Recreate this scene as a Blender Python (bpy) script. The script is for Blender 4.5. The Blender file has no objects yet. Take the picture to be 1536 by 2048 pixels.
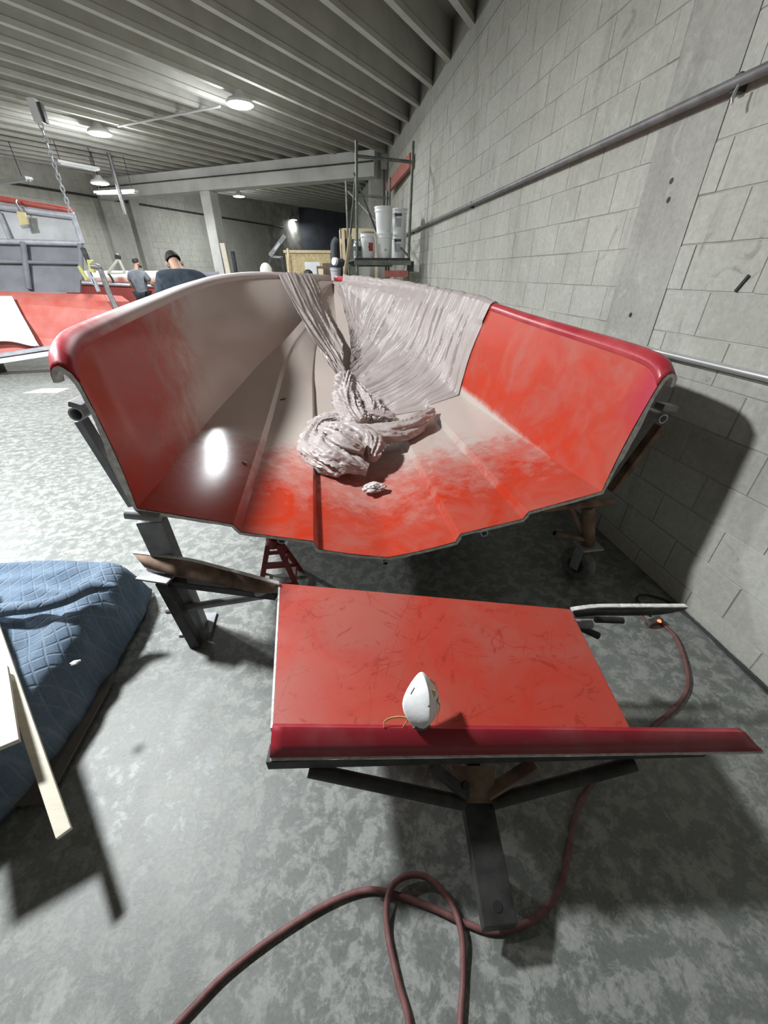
import bpy, bmesh, math, random
import numpy as np
from mathutils import Vector, Matrix, noise as mnoise

random.seed(7)
scene = bpy.context.scene
col = scene.collection

# ------------------------------------------------------------------ camera
F, CX, CY, H = 770.0, 768.0, 1024.0, 1.6
VX, VY = 640.0, 545.0
pitch = math.atan((CY - VY) / F)
yaw = math.atan((CX - VX) / math.hypot(F, CY - VY))
fh = Vector((math.sin(yaw), math.cos(yaw), 0)); rt = Vector((math.cos(yaw), -math.sin(yaw), 0)); upv = Vector((0, 0, 1))
fw = fh * math.cos(pitch) - upv * math.sin(pitch)
cu = fh * math.sin(pitch) + upv * math.cos(pitch)
CAM = Vector((0, 0, H))
cam_data = bpy.data.cameras.new('camera'); cam = bpy.data.objects.new('camera', cam_data); col.objects.link(cam)
cam_data.sensor_fit = 'VERTICAL'; cam_data.sensor_height = 36.0; cam_data.lens = F / 2048 * 36.0
cam_data.clip_start = 0.02; cam_data.clip_end = 200
R3 = Matrix((rt, cu, -fw)).transposed()
cam.matrix_world = Matrix.Translation(CAM) @ R3.to_4x4()
scene.camera = cam

# ------------------------------------------------------------------ world, exposure
scene.view_settings.view_transform = 'Standard'
scene.view_settings.look = 'None'
scene.view_settings.gamma = 1.0
scene.view_settings.use_curve_mapping = False
scene.view_settings.exposure = 0.0
world = bpy.data.worlds.new('hall_ambient'); scene.world = world; world.use_nodes = True
bg = world.node_tree.nodes['Background']
bg.inputs[0].default_value = (0.80, 0.86, 0.95, 1); bg.inputs[1].default_value = 0.10

LAMP_COL = (0.93, 0.97, 1.0)
KEY = Vector((-2.5, 2.45, 3.60))
KEY_W = 385.0
FAR_W = 170.0

# ------------------------------------------------------------------ projection helpers (metres from measured directions)
def ray(x, y): return fw * F + rt * (x - CX) - cu * (y - CY)
def atz(x, y, z=0.0):
    d = ray(x, y); return CAM + d * ((z - H) / d.z)
def atx(x, y, X):
    d = ray(x, y); return CAM + d * (X / d.x)
def aty(x, y, Y):
    d = ray(x, y); return CAM + d * (Y / d.y)
def proj(p):
    v = Vector(p) - CAM; k = v.dot(fw); return CX + F * v.dot(rt) / k, CY - F * v.dot(cu) / k, k

# ------------------------------------------------------------------ materials
def newmat(name):
    m = bpy.data.materials.new(name); m.use_nodes = True
    return m, m.node_tree.nodes, m.node_tree.links, m.node_tree.nodes['Principled BSDF']
def rgba(c): return (c[0], c[1], c[2], 1.0)
def noise_node(N, L, scale, detail=4.0, rough=0.55, stretch=None, dist=0.0, world_pos=False):
    if world_pos: out = N.new('ShaderNodeNewGeometry').outputs['Position']      # pieces of one wall share one continuous pattern
    else: out = N.new('ShaderNodeTexCoord').outputs['Object']
    if stretch:
        mp = N.new('ShaderNodeMapping'); mp.inputs['Scale'].default_value = stretch
        L.new(out, mp.inputs[0]); out = mp.outputs[0]
    n = N.new('ShaderNodeTexNoise'); n.inputs['Scale'].default_value = scale
    n.inputs['Detail'].default_value = detail; n.inputs['Roughness'].default_value = rough
    n.inputs['Distortion'].default_value = dist
    L.new(out, n.inputs['Vector']); return n
def ramp(N, L, src, stops):
    r = N.new('ShaderNodeValToRGB'); e = r.color_ramp.elements
    while len(e) < len(stops): e.new(0.5)
    for i, (p, c) in enumerate(stops):
        e[i].position = p; e[i].color = rgba(c) if not isinstance(c, float) else (c, c, c, 1)
    L.new(src, r.inputs[0]); return r
def mixc(N, L, fac, a, b, mode='MIX'):
    m = N.new('ShaderNodeMix'); m.data_type = 'RGBA'; m.blend_type = mode
    for s, v in ((m.inputs[0], fac), (m.inputs[6], a), (m.inputs[7], b)):
        if hasattr(v, 'is_output') or hasattr(v, 'links'): L.new(v, s)
        else: s.default_value = v if not isinstance(v, tuple) else rgba(v)
    return m.outputs[2]
def mth(N, L, op, a, b=0.0, c=None, clamp=False):
    m = N.new('ShaderNodeMath'); m.operation = op; m.use_clamp = clamp
    for i, v in enumerate((a, b) if c is None else (a, b, c)):
        if hasattr(v, 'links'): L.new(v, m.inputs[i])
        else: m.inputs[i].default_value = v
    return m.outputs[0]
def bump(N, L, B, src, strength, dist=0.01):
    b = N.new('ShaderNodeBump'); b.inputs['Strength'].default_value = strength; b.inputs['Distance'].default_value = dist
    L.new(src, b.inputs['Height']); L.new(b.outputs[0], B.inputs['Normal'])
def simple(name, c1, c2=None, scale=8.0, rough=0.6, metal=0.0, bmp=0.0, detail=5.0, stretch=None, spec=0.5, lo=0.35, hi=0.65):
    m, N, L, B = newmat(name)
    B.inputs['Roughness'].default_value = rough; B.inputs['Metallic'].default_value = metal
    B.inputs['Specular IOR Level'].default_value = spec
    if c2 is None: B.inputs['Base Color'].default_value = rgba(c1); c2 = c1
    n = noise_node(N, L, scale, detail, stretch=stretch)
    r = ramp(N, L, n.outputs[0], [(lo, c1), (hi, c2)]); L.new(r.outputs[0], B.inputs['Base Color'])
    if bmp: bump(N, L, B, n.outputs[0], bmp)
    return m
def emit(name, c, s):
    m = bpy.data.materials.new(name); m.use_nodes = True; N = m.node_tree.nodes; N.clear()
    e = N.new('ShaderNodeEmission'); e.inputs[0].default_value = rgba(c); e.inputs[1].default_value = s
    o = N.new('ShaderNodeOutputMaterial'); m.node_tree.links.new(e.outputs[0], o.inputs[0]); return m

M = {}
def floor_mat():
    m, N, L, B = newmat('concrete_floor')
    big = noise_node(N, L, 0.9, 5); mid = noise_node(N, L, 15.0, 10, 0.76, dist=0.35); fine = noise_node(N, L, 90, 4)
    a = ramp(N, L, big.outputs[0], [(0.3, (0.115, 0.125, 0.114)), (0.7, (0.185, 0.192, 0.176))])
    pat = ramp(N, L, mid.outputs[0], [(0.47, 0.0), (0.56, 0.9)])
    c = mixc(N, L, pat.outputs[0], a.outputs[0], (0.27, 0.275, 0.255))
    c2 = mixc(N, L, 0.35, c, fine.outputs[0], 'OVERLAY')
    dk = noise_node(N, L, 2.2, 6, 0.7); dr = ramp(N, L, dk.outputs[0], [(0.56, 0.0), (0.72, 0.55)])
    c3 = mixc(N, L, dr.outputs[0], c2, (0.13, 0.145, 0.13))
    vor = N.new('ShaderNodeTexVoronoi'); vor.inputs['Scale'].default_value = 9.0
    tc = N.new('ShaderNodeTexCoord'); L.new(tc.outputs['Object'], vor.inputs['Vector'])
    sp = ramp(N, L, vor.outputs['Distance'], [(0.035, 1.0), (0.06, 0.0)])
    c4 = mixc(N, L, mth(N, L, 'MULTIPLY', sp.outputs[0], 0.6), c3, (0.08, 0.08, 0.075))
    L.new(c4, B.inputs['Base Color'])
    rr = ramp(N, L, mid.outputs[0], [(0.4, 0.42), (0.62, 0.62)]); L.new(rr.outputs[0], B.inputs['Roughness'])
    bump(N, L, B, mid.outputs[0], 0.25, 0.004)
    return m
def block_mat(name, c1, c2, c3):
    m, N, L, B = newmat(name)
    oi = N.new('ShaderNodeObjectInfo')
    n = noise_node(N, L, 1.1, 7, 0.68, dist=0.6, world_pos=True); f = noise_node(N, L, 38, 6, 0.75, world_pos=True)
    s = noise_node(N, L, 2.4, 6, 0.62, stretch=(1, 3.2, 0.30), world_pos=True); pch = noise_node(N, L, 4.5, 8, 0.7, dist=1.2, world_pos=True)
    a = ramp(N, L, n.outputs[0], [(0.34, c1), (0.66, c2)])
    b = mixc(N, L, mth(N, L, 'MULTIPLY', oi.outputs['Random'], 0.35), a.outputs[0], c3)
    st = ramp(N, L, s.outputs[0], [(0.54, 0.0), (0.74, 0.50)])
    d = mixc(N, L, st.outputs[0], b, (0.25, 0.245, 0.20))
    pl_ = ramp(N, L, pch.outputs[0], [(0.56, 0.0), (0.66, 0.55)]); d = mixc(N, L, pl_.outputs[0], d, (0.53, 0.53, 0.48))
    sp = ramp(N, L, pch.outputs[0], [(0.30, 0.6), (0.38, 0.0)]); d = mixc(N, L, sp.outputs[0], d, (0.20, 0.195, 0.165))
    e = mixc(N, L, 0.35, d, f.outputs[0], 'OVERLAY')
    L.new(e, B.inputs['Base Color']); B.inputs['Roughness'].default_value = 0.85; B.inputs['Specular IOR Level'].default_value = 0.25
    hgt = mth(N, L, 'ADD', mth(N, L, 'MULTIPLY', f.outputs[0], 0.4), pch.outputs[0]); bump(N, L, B, hgt, 0.5, 0.008)
    return m
def hull_mat():
    m, N, L, B = newmat('sanded_red_gelcoat')
    tc = N.new('ShaderNodeTexCoord'); sx = N.new('ShaderNodeSeparateXYZ'); L.new(tc.outputs['Object'], sx.inputs[0])
    n1 = noise_node(N, L, 2.4, 6, 0.65, dist=0.8); n2 = noise_node(N, L, 14, 6, 0.7); n3 = noise_node(N, L, 2.6, 5, 0.6, dist=1.6)
    pat = ramp(N, L, n3.outputs[0], [(0.38, (0.47, 0.036, 0.012)), (0.52, (0.43, 0.048, 0.025)), (0.70, (0.40, 0.080, 0.058))])
    pink = ramp(N, L, n1.outputs[0], [(0.48, 0.0), (0.78, 0.5)])
    red = mixc(N, L, pink.outputs[0], pat.outputs[0], (0.42, 0.15, 0.12))
    # sanding dust settles from mid-length forward, later on the starboard side
    side = mth(N, L, 'MULTIPLY', mth(N, L, 'MULTIPLY', mth(N, L, 'SUBTRACT', sx.outputs[0], 0.80), 6.0, clamp=True), mth(N, L, 'MULTIPLY', mth(N, L, 'MAXIMUM', mth(N, L, 'SUBTRACT', sx.outputs[2], 0.655), 0.0), 16.0))
    port = mth(N, L, 'MULTIPLY', mth(N, L, 'MAXIMUM', mth(N, L, 'SUBTRACT', sx.outputs[2], 0.80), 0.0), 0.9)
    yy = mth(N, L, 'SUBTRACT', mth(N, L, 'SUBTRACT', sx.outputs[1], side), port)
    yy = mth(N, L, 'ADD', yy, mth(N, L, 'MULTIPLY', mth(N, L, 'SUBTRACT', n1.outputs[0], 0.5), 0.9))
    yy = mth(N, L, 'ADD', yy, mth(N, L, 'MULTIPLY', mth(N, L, 'SUBTRACT', n2.outputs[0], 0.5), 0.8))
    mr = N.new('ShaderNodeMapRange'); mr.inputs['From Min'].default_value = 1.85; mr.inputs['From Max'].default_value = 2.75
    L.new(yy, mr.inputs[0])
    dust = ramp(N, L, mr.outputs[0], [(0.0, 0.0), (0.45, 0.35), (0.75, 0.85), (1.0, 1.0)])
    def mrange(src, lo, hi):
        q = N.new('ShaderNodeMapRange'); q.inputs['From Min'].default_value = lo; q.inputs['From Max'].default_value = hi; L.new(src, q.inputs[0]); return q.outputs[0]
    ye = mth(N, L, 'ADD', sx.outputs[1], mth(N, L, 'MULTIPLY', mth(N, L, 'SUBTRACT', n1.outputs[0], 0.5), 0.25))
    mg = mth(N, L, 'MULTIPLY', mth(N, L, 'MULTIPLY', mrange(ye, 1.68, 1.52), mrange(sx.outputs[0], 1.25, 1.38)), mrange(sx.outputs[2], 0.92, 1.10))
    red = mixc(N, L, mth(N, L, 'MULTIPLY', mg, 0.85), red, (0.40, 0.026, 0.060))
    c = mixc(N, L, dust.outputs[0], red, (0.50, 0.43, 0.385))
    L.new(c, B.inputs['Base Color'])
    rr = ramp(N, L, mr.outputs[0], [(0.0, 0.16), (1.0, 0.17)]); sand = N.new('ShaderNodeMapRange'); sand.inputs['From Min'].default_value = 1.02; sand.inputs['From Max'].default_value = 1.14; sand.inputs['To Max'].default_value = 0.30
    L.new(sx.outputs[0], sand.inputs[0]); L.new(mth(N, L, 'ADD', rr.outputs[0], sand.outputs[0]), B.inputs['Roughness'])      # starboard side is hand-sanded dull
    B.inputs['Specular IOR Level'].default_value = 0.24
    bump(N, L, B, n2.outputs[0], 0.03, 0.004)
    return m
def transom_mat():
    m, N, L, B = newmat('scratched_red_panel')
    n1 = noise_node(N, L, 3.0, 6, 0.6, dist=1.0); n2 = noise_node(N, L, 7, 4, 0.6, dist=3.0)
    a = ramp(N, L, n1.outputs[0], [(0.33, (0.43, 0.036, 0.020)), (0.5, (0.40, 0.054, 0.035)), (0.68, (0.37, 0.085, 0.062))])
    tc = N.new('ShaderNodeTexCoord')
    tot = None
    for ang, s in ((0.5, 3.2), (-0.9, 4.1), (1.4, 2.6)):
        m0 = N.new('ShaderNodeMapping'); m0.inputs['Rotation'].default_value = (0, 0, ang); L.new(tc.outputs['Object'], m0.inputs[0])
        mp = N.new('ShaderNodeMapping'); mp.inputs['Scale'].default_value = (s, s * 0.22, s); L.new(m0.outputs[0], mp.inputs[0])
        v = N.new('ShaderNodeTexNoise'); v.inputs['Scale'].default_value = 2.3; v.inputs['Detail'].default_value = 3; v.inputs['Distortion'].default_value = 1.5
        L.new(mp.outputs[0], v.inputs['Vector'])
        r = ramp(N, L, mth(N, L, 'ABSOLUTE', mth(N, L, 'SUBTRACT', v.outputs[0], 0.5)), [(0.004, 1.0), (0.013, 0.0)])
        tot = r.outputs[0] if tot is None else mth(N, L, 'MAXIMUM', tot, r.outputs[0])
    br = ramp(N, L, n2.outputs[0], [(0.46, 0.0), (0.60, 0.9)])
    c = mixc(N, L, mth(N, L, 'MULTIPLY', mth(N, L, 'MULTIPLY', tot, 0.8), br.outputs[0]), a.outputs[0], (0.30, 0.02, 0.015))
    L.new(c, B.inputs['Base Color']); B.inputs['Roughness'].default_value = 0.42
    return m
def blanket_mat():
    m, N, L, B = newmat('quilted_blue_fabric')
    tc = N.new('ShaderNodeTexCoord'); tot = None
    for a in (0.7, -0.55):
        mp = N.new('ShaderNodeMapping'); mp.inputs['Rotation'].default_value = (0, 0, a); L.new(tc.outputs['Object'], mp.inputs[0])
        w = N.new('ShaderNodeTexWave'); w.inputs['Scale'].default_value = 7.5; w.inputs['Distortion'].default_value = 1.2; w.inputs['Detail'].default_value = 2
        L.new(mp.outputs[0], w.inputs['Vector'])
        r = ramp(N, L, w.outputs['Fac'], [(0.86, 0.0), (1.0, 1.0)])
        tot = r.outputs[0] if tot is None else mth(N, L, 'MAXIMUM', tot, r.outputs[0])
    n = noise_node(N, L, 4, 6, 0.7); f = noise_node(N, L, 160, 3)
    a = ramp(N, L, n.outputs[0], [(0.35, (0.10, 0.145, 0.205)), (0.68, (0.17, 0.22, 0.28))])
    c = mixc(N, L, mth(N, L, 'MULTIPLY', tot, mth(N, L, 'MULTIPLY', n.outputs[0], 0.4)), a.outputs[0], (0.30, 0.35, 0.40))
    c = mixc(N, L, 0.25, c, f.outputs[0], 'OVERLAY')
    L.new(c, B.inputs['Base Color']); B.inputs['Roughness'].default_value = 0.95; B.inputs['Specular IOR Level'].default_value = 0.1
    h = mth(N, L, 'ADD', mth(N, L, 'MULTIPLY', tot, -0.6), n.outputs[0]); bump(N, L, B, h, 0.5, 0.012)
    return m
def plastic_mat():
    m, N, L, B = newmat('dusty_plastic_film')
    n = noise_node(N, L, 6, 6, 0.7); f = noise_node(N, L, 26, 5, 0.6, dist=0.8)
    a = ramp(N, L, n.outputs[0], [(0.3, (0.47, 0.395, 0.37)), (0.7, (0.56, 0.50, 0.475))])
    L.new(a.outputs[0], B.inputs['Base Color']); B.inputs['Roughness'].default_value = 0.38
    bump(N, L, B, f.outputs[0], 0.25, 0.006)
    tr = N.new('ShaderNodeBsdfTranslucent'); tr.inputs[0].default_value = (0.62, 0.55, 0.52, 1)
    mx = N.new('ShaderNodeMixShader'); mx.inputs[0].default_value = 0.22
    L.new(B.outputs[0], mx.inputs[1]); L.new(tr.outputs[0], mx.inputs[2]); L.new(mx.outputs[0], N['Material Output'].inputs[0])
    return m

M['floor'] = floor_mat()
M['block'] = block_mat('grey_concrete_block', (0.38, 0.378, 0.33), (0.48, 0.478, 0.425), (0.52, 0.52, 0.47))
M['mortar'] = simple('grey_mortar', (0.27, 0.265, 0.23), (0.50, 0.495, 0.44), 2.6, 0.95, bmp=0.2)
M['render'] = block_mat('smooth_cement_render', (0.31, 0.308, 0.275), (0.43, 0.428, 0.385), (0.36, 0.36, 0.33))
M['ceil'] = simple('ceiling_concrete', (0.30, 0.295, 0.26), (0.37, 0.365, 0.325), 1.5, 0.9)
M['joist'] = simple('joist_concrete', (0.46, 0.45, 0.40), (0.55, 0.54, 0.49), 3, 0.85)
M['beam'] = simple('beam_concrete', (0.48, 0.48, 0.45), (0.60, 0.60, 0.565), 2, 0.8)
M['hull'] = hull_mat()
M['crimson'] = simple('crimson_gelcoat', (0.36, 0.022, 0.035), (0.46, 0.07, 0.075), 5, 0.3)
def chalky_mat():
    m, N, L, B = newmat('crimson_rim_with_chalky_dust')
    tc = N.new('ShaderNodeTexCoord'); sx = N.new('ShaderNodeSeparateXYZ'); L.new(tc.outputs['Object'], sx.inputs[0])
    n = noise_node(N, L, 9, 5, 0.65)
    y = mth(N, L, 'ADD', sx.outputs[1], mth(N, L, 'MULTIPLY', mth(N, L, 'SUBTRACT', n.outputs[0], 0.5), 0.7))
    mr = N.new('ShaderNodeMapRange'); mr.inputs['From Min'].default_value = 1.62; mr.inputs['From Max'].default_value = 2.3; L.new(y, mr.inputs[0])
    r = ramp(N, L, mr.outputs[0], [(0.0, (0.36, 0.022, 0.035)), (0.4, (0.45, 0.16, 0.16)), (1.0, (0.58, 0.50, 0.48))])
    L.new(r.outputs[0], B.inputs['Base Color']); B.inputs['Roughness'].default_value = 0.45
    return m
M['crimson_chalky'] = chalky_mat()
M['crimson_dusty'] = simple('dusty_crimson_gelcoat', (0.31, 0.020, 0.032), (0.35, 0.085, 0.095), 6, 0.4, lo=0.45, hi=0.75)
M['fibre'] = simple('raw_fibreglass_edge', (0.55, 0.53, 0.51), (0.82, 0.80, 0.77), 40, 0.9, bmp=0.6)
M['fibre_out'] = simple('dark_fibreglass_back', (0.09, 0.075, 0.07), (0.17, 0.14, 0.13), 5, 0.8, bmp=0.3)
M['transom'] = transom_mat()
M['steel'] = simple('dusty_steel_pipe', (0.20, 0.20, 0.205), (0.33, 0.33, 0.34), 10, 0.55, 0.3, bmp=0.1)
M['dark_steel'] = simple('dark_steel', (0.028, 0.027, 0.027), (0.07, 0.068, 0.066), 12, 0.6, 0.3)
M['rust'] = simple('rusty_steel', (0.10, 0.05, 0.03), (0.26, 0.17, 0.12), 9, 0.8, bmp=0.2)
M['chrome'] = simple('galvanised_conduit', (0.66, 0.66, 0.65), (0.74, 0.74, 0.73), 8, 0.32, 0.7)
M['pipe_dark'] = simple('weathered_wall_pipe', (0.17, 0.165, 0.165), (0.26, 0.25, 0.25), 12, 0.5, 0.4)
M['tyre'] = simple('grey_caster_rubber', (0.10, 0.10, 0.095), (0.18, 0.175, 0.16), 14, 0.8)
M['jack'] = simple('dark_red_jack_paint', (0.20, 0.012, 0.014), (0.28, 0.03, 0.03), 8, 0.5)
M['plastic'] = plastic_mat()
M['rag'] = simple('crumpled_paper', (0.52, 0.47, 0.45), (0.62, 0.58, 0.56), 12, 0.8, bmp=0.4)
M['blanket'] = blanket_mat()
M['board'] = simple('pale_pine', (0.66, 0.60, 0.47), (0.74, 0.69, 0.56), 5, 0.65, stretch=(1, 12, 1))
M['panel_brown'] = simple('brown_hardboard', (0.10, 0.088, 0.075), (0.15, 0.13, 0.11), 10, 0.8)
M['osb'] = simple('strand_board', (0.46, 0.36, 0.19), (0.68, 0.56, 0.33), 28, 0.8, bmp=0.2)
M['timber'] = simple('yellow_timber', (0.58, 0.46, 0.29), (0.68, 0.57, 0.39), 6, 0.7)
M['bucket'] = simple('white_bucket_plastic', (0.70, 0.71, 0.70), (0.76, 0.77, 0.76), 4, 0.4)
M['ink'] = simple('dark_print', (0.04, 0.045, 0.055), (0.07, 0.075, 0.09), 10, 0.6)
M['red_print'] = simple('red_print', (0.35, 0.03, 0.03), (0.40, 0.05, 0.05), 10, 0.5)
M['greylid'] = simple('grey_green_lid', (0.22, 0.24, 0.21), (0.28, 0.30, 0.27), 10, 0.6)
M['scaf'] = simple('scaffold_green_steel', (0.10, 0.115, 0.10), (0.19, 0.20, 0.175), 9, 0.55, 0.4)
M['redsteel'] = simple('faded_red_steel', (0.36, 0.10, 0.08), (0.42, 0.15, 0.12), 7, 0.7)
M['black'] = simple('black_rubber', (0.012, 0.012, 0.013), (0.025, 0.025, 0.026), 20, 0.6)
M['hose'] = simple('dusty_maroon_hose', (0.13, 0.052, 0.05), (0.19, 0.085, 0.08), 30, 0.65)
M['plug'] = simple('dark_plug_body', (0.05, 0.045, 0.045), (0.10, 0.08, 0.07), 20, 0.6)
M['plug_lit'] = emit('plug_indicator_glow', (1.0, 0.25, 0.10), 2.0)
M['mask'] = simple('white_mask_fabric', (0.78, 0.78, 0.77), (0.83, 0.83, 0.82), 60, 0.9, bmp=0.1)
M['mask_in'] = simple('used_mask_inside', (0.46, 0.38, 0.32), (0.60, 0.52, 0.46), 20, 0.9)
M['foam'] = simple('grey_nose_foam', (0.10, 0.10, 0.11), (0.14, 0.14, 0.15), 30, 0.9)
M['yellow'] = simple('yellow_elastic', (0.70, 0.52, 0.18), (0.76, 0.60, 0.26), 40, 0.7)
M['yellow_dull'] = simple('pale_yellow_paint', (0.66, 0.55, 0.24), (0.72, 0.62, 0.34), 12, 0.6)
M['lime'] = simple('lime_yellow_paint', (0.55, 0.56, 0.16), (0.62, 0.62, 0.24), 12, 0.5)
M['cloth'] = simple('pale_dust_cloth', (0.60, 0.66, 0.64), (0.68, 0.73, 0.71), 6, 0.9, bmp=0.3)
M['redmold'] = simple('faded_red_gelcoat', (0.50, 0.10, 0.075), (0.54, 0.17, 0.14), 3.5, 0.45)
M['redwall'] = simple('dull_red_gelcoat', (0.30, 0.045, 0.04), (0.34, 0.075, 0.065), 3, 0.5)
M['greymold'] = simple('grey_mold_back', (0.20, 0.20, 0.23), (0.27, 0.27, 0.30), 3, 0.8)
M['lightmold'] = simple('pale_mold_back', (0.50, 0.51, 0.52), (0.62, 0.63, 0.64), 3, 0.8)
M['lightsteel'] = simple('pale_dusty_pipe', (0.42, 0.43, 0.47), (0.55, 0.56, 0.60), 8, 0.5, 0.2)
M['whiteroll'] = simple('white_rolled_cloth', (0.66, 0.65, 0.58), (0.74, 0.73, 0.66), 5, 0.8)
M['fixture'] = simple('white_light_fixture', (0.70, 0.70, 0.69), (0.76, 0.76, 0.75), 5, 0.5)
M['lens'] = emit('lamp_lens_glow', (1.0, 0.99, 0.97), 30.0)
M['skin'] = simple('skin', (0.42, 0.25, 0.18), (0.48, 0.29, 0.21), 12, 0.55)
M['hair'] = simple('dark_hair', (0.012, 0.010, 0.009), (0.03, 0.025, 0.022), 60, 0.7)
M['shirt_navy'] = simple('navy_cotton', (0.022, 0.032, 0.046), (0.045, 0.06, 0.078), 10, 0.9, bmp=0.3)
M['shirt_grey'] = simple('grey_cotton', (0.13, 0.145, 0.165), (0.19, 0.205, 0.225), 12, 0.9, bmp=0.3)
M['shorts'] = simple('black_shorts', (0.012, 0.016, 0.022), (0.03, 0.036, 0.045), 12, 0.9)
M['whitepaper'] = simple('white_sheet', (0.68, 0.71, 0.72), (0.74, 0.77, 0.78), 5, 0.7)
M['greybucket'] = simple('grey_tub', (0.38, 0.40, 0.42), (0.44, 0.46, 0.48), 6, 0.5)
M['darkwood'] = simple('dark_carton', (0.10, 0.075, 0.055), (0.15, 0.11, 0.08), 8, 0.8)
M['scrap'] = simple('pale_dust_scrap', (0.6, 0.6, 0.58), (0.7, 0.7, 0.68), 8, 0.9)

# ------------------------------------------------------------------ mesh building
class MB:
    def __init__(s): s.v = []; s.f = []
    def add(s, vs, fs):
        b = len(s.v); s.v += [tuple(v) for v in vs]; s.f += [tuple(b + i for i in f) for f in fs]; return s
    def box(s, c, size, rot=None):
        c = Vector(c); h = Vector(size) / 2; R = rot.to_3x3() if rot is not None else Matrix.Identity(3)
        vs = [c + R @ Vector((x * h.x, y * h.y, z * h.z)) for x in (-1, 1) for y in (-1, 1) for z in (-1, 1)]
        return s.add(vs, [(0, 1, 3, 2), (4, 6, 7, 5), (0, 4, 5, 1), (2, 3, 7, 6), (0, 2, 6, 4), (1, 5, 7, 3)])
    def bar(s, a, b, w, h, up=(0, 0, 1)):
        a = Vector(a); b = Vector(b); d = b - a; L = d.length; y = d.normalized()
        x = y.cross(Vector(up)); x = Vector((1, 0, 0)) if x.length < 1e-5 else x.normalized(); z = x.cross(y)
        return s.box((a + b) / 2, (w, L, h), Matrix((x, y, z)).transposed())
    def tube(s, pts, r, n=10, cap=True):
        pts = [Vector(p) for p in pts]; rs = r if isinstance(r, (list, tuple)) else [r] * len(pts)
        rings = []; prev = None
        for i, p in enumerate(pts):
            t = (pts[min(i + 1, len(pts) - 1)] - pts[max(i - 1, 0)]).normalized()
            if prev is None:
                a = Vector((0, 0, 1)) if abs(t.z) < 0.9 else Vector((1, 0, 0)); u = t.cross(a).normalized()
            else: u = (prev - t * prev.dot(t)).normalized()
            prev = u; w = t.cross(u)
            rings.append([p + (u * math.cos(2 * math.pi * k / n) + w * math.sin(2 * math.pi * k / n)) * rs[i] for k in range(n)])
        vs = [q for ring in rings for q in ring]; fs = []
        for i in range(len(rings) - 1):
            for k in range(n): fs.append((i * n + k, i * n + (k + 1) % n, (i + 1) * n + (k + 1) % n, (i + 1) * n + k))
        if cap: fs.append(tuple(range(n))[::-1]); fs.append(tuple((len(rings) - 1) * n + k for k in range(n)))
        return s.add(vs, fs)
    def pipe(s, a, b, r, th=0.004, n=16):
        a = Vector(a); b = Vector(b); t = (b - a).normalized()
        q = Vector((0, 0, 1)) if abs(t.z) < 0.9 else Vector((1, 0, 0)); u = t.cross(q).normalized(); w = t.cross(u)
        vs = []
        for p, rr in ((a, r), (b, r), (b, r - th), (a, r - th)):
            for k in range(n):
                an = 2 * math.pi * k / n; vs.append(p + (u * math.cos(an) + w * math.sin(an)) * rr)
        fs = []
        for j in range(4):
            for k in range(n): fs.append((j * n + k, j * n + (k + 1) % n, ((j + 1) % 4) * n + (k + 1) % n, ((j + 1) % 4) * n + k))
        return s.add(vs, fs)
    def lathe(s, prof, c, axis=(0, 0, 1), n=24):
        c = Vector(c); t = Vector(axis).normalized(); q = Vector((0, 0, 1)) if abs(t.z) < 0.9 else Vector((1, 0, 0))
        u = t.cross(q).normalized(); w = t.cross(u); vs = []; fs = []
        for r, z in prof:
            for k in range(n):
                an = 2 * math.pi * k / n; vs.append(c + t * z + (u * math.cos(an) + w * math.sin(an)) * r)
        for j in range(len(prof) - 1):
            for k in range(n): fs.append((j * n + k, j * n + (k + 1) % n, (j + 1) * n + (k + 1) % n, (j + 1) * n + k))
        fs.append(tuple(range(n))[::-1]); fs.append(tuple((len(prof) - 1) * n + k for k in range(n)))
        return s.add(vs, fs)
    def grid(s, rows, closed=False):
        nr = len(rows); nc = len(rows[0]); vs = [p for r in rows for p in r]; fs = []
        for i in range(nr - 1):
            for j in range(nc if closed else nc - 1):
                fs.append((i * nc + j, i * nc + (j + 1) % nc, (i + 1) * nc + (j + 1) % nc, (i + 1) * nc + j))
        return s.add(vs, fs)
    def prism(s, poly, off):
        off = Vector(off); n = len(poly); a = [Vector(p) for p in poly]; b = [p + off for p in a]
        return s.add(a + b, [tuple(range(n))[::-1], tuple(range(n, 2 * n))] + [(i, (i + 1) % n, n + (i + 1) % n, n + i) for i in range(n)])
    def build(s, name, mat, parent=None, smooth=None, bevel=0.0, thick=0.0, label=None):
        me = bpy.data.meshes.new(name); me.from_pydata(s.v, [], s.f)
        bm = bmesh.new(); bm.from_mesh(me)
        if not thick: bmesh.ops.recalc_face_normals(bm, faces=bm.faces)
        bm.to_mesh(me); bm.free(); me.update()
        o = bpy.data.objects.new(name, me); col.objects.link(o); me.materials.append(mat)
        if smooth is not None:
            me.shade_smooth(); me.set_sharp_from_angle(angle=math.radians(smooth))
        if thick:
            md = o.modifiers.new('thickness', 'SOLIDIFY'); md.thickness = thick; md.offset = 0
        if bevel:
            md = o.modifiers.new('bevel', 'BEVEL'); md.width = bevel; md.segments = 2; md.limit_method = 'ANGLE'
        if parent is not None: attach(o, parent)
        if label: o['label'] = label
        return o
def wm(o):
    m = o.matrix_local.copy() if o.parent is None else None
    return Matrix.Translation(o.location) if m is not None else Matrix.Identity(4)
def attach(o, parent):
    o.parent = parent
    if parent.parent is None and parent.type == 'EMPTY': o.matrix_parent_inverse = Matrix.Translation(parent.location).inverted()
def thing(name, label, cat, loc, group=None):
    o = bpy.data.objects.new(name, None); col.objects.link(o); o.location = loc; o.empty_display_size = 0.1
    o['label'] = label; o['category'] = cat
    if group: o['group'] = group
    return o
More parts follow.
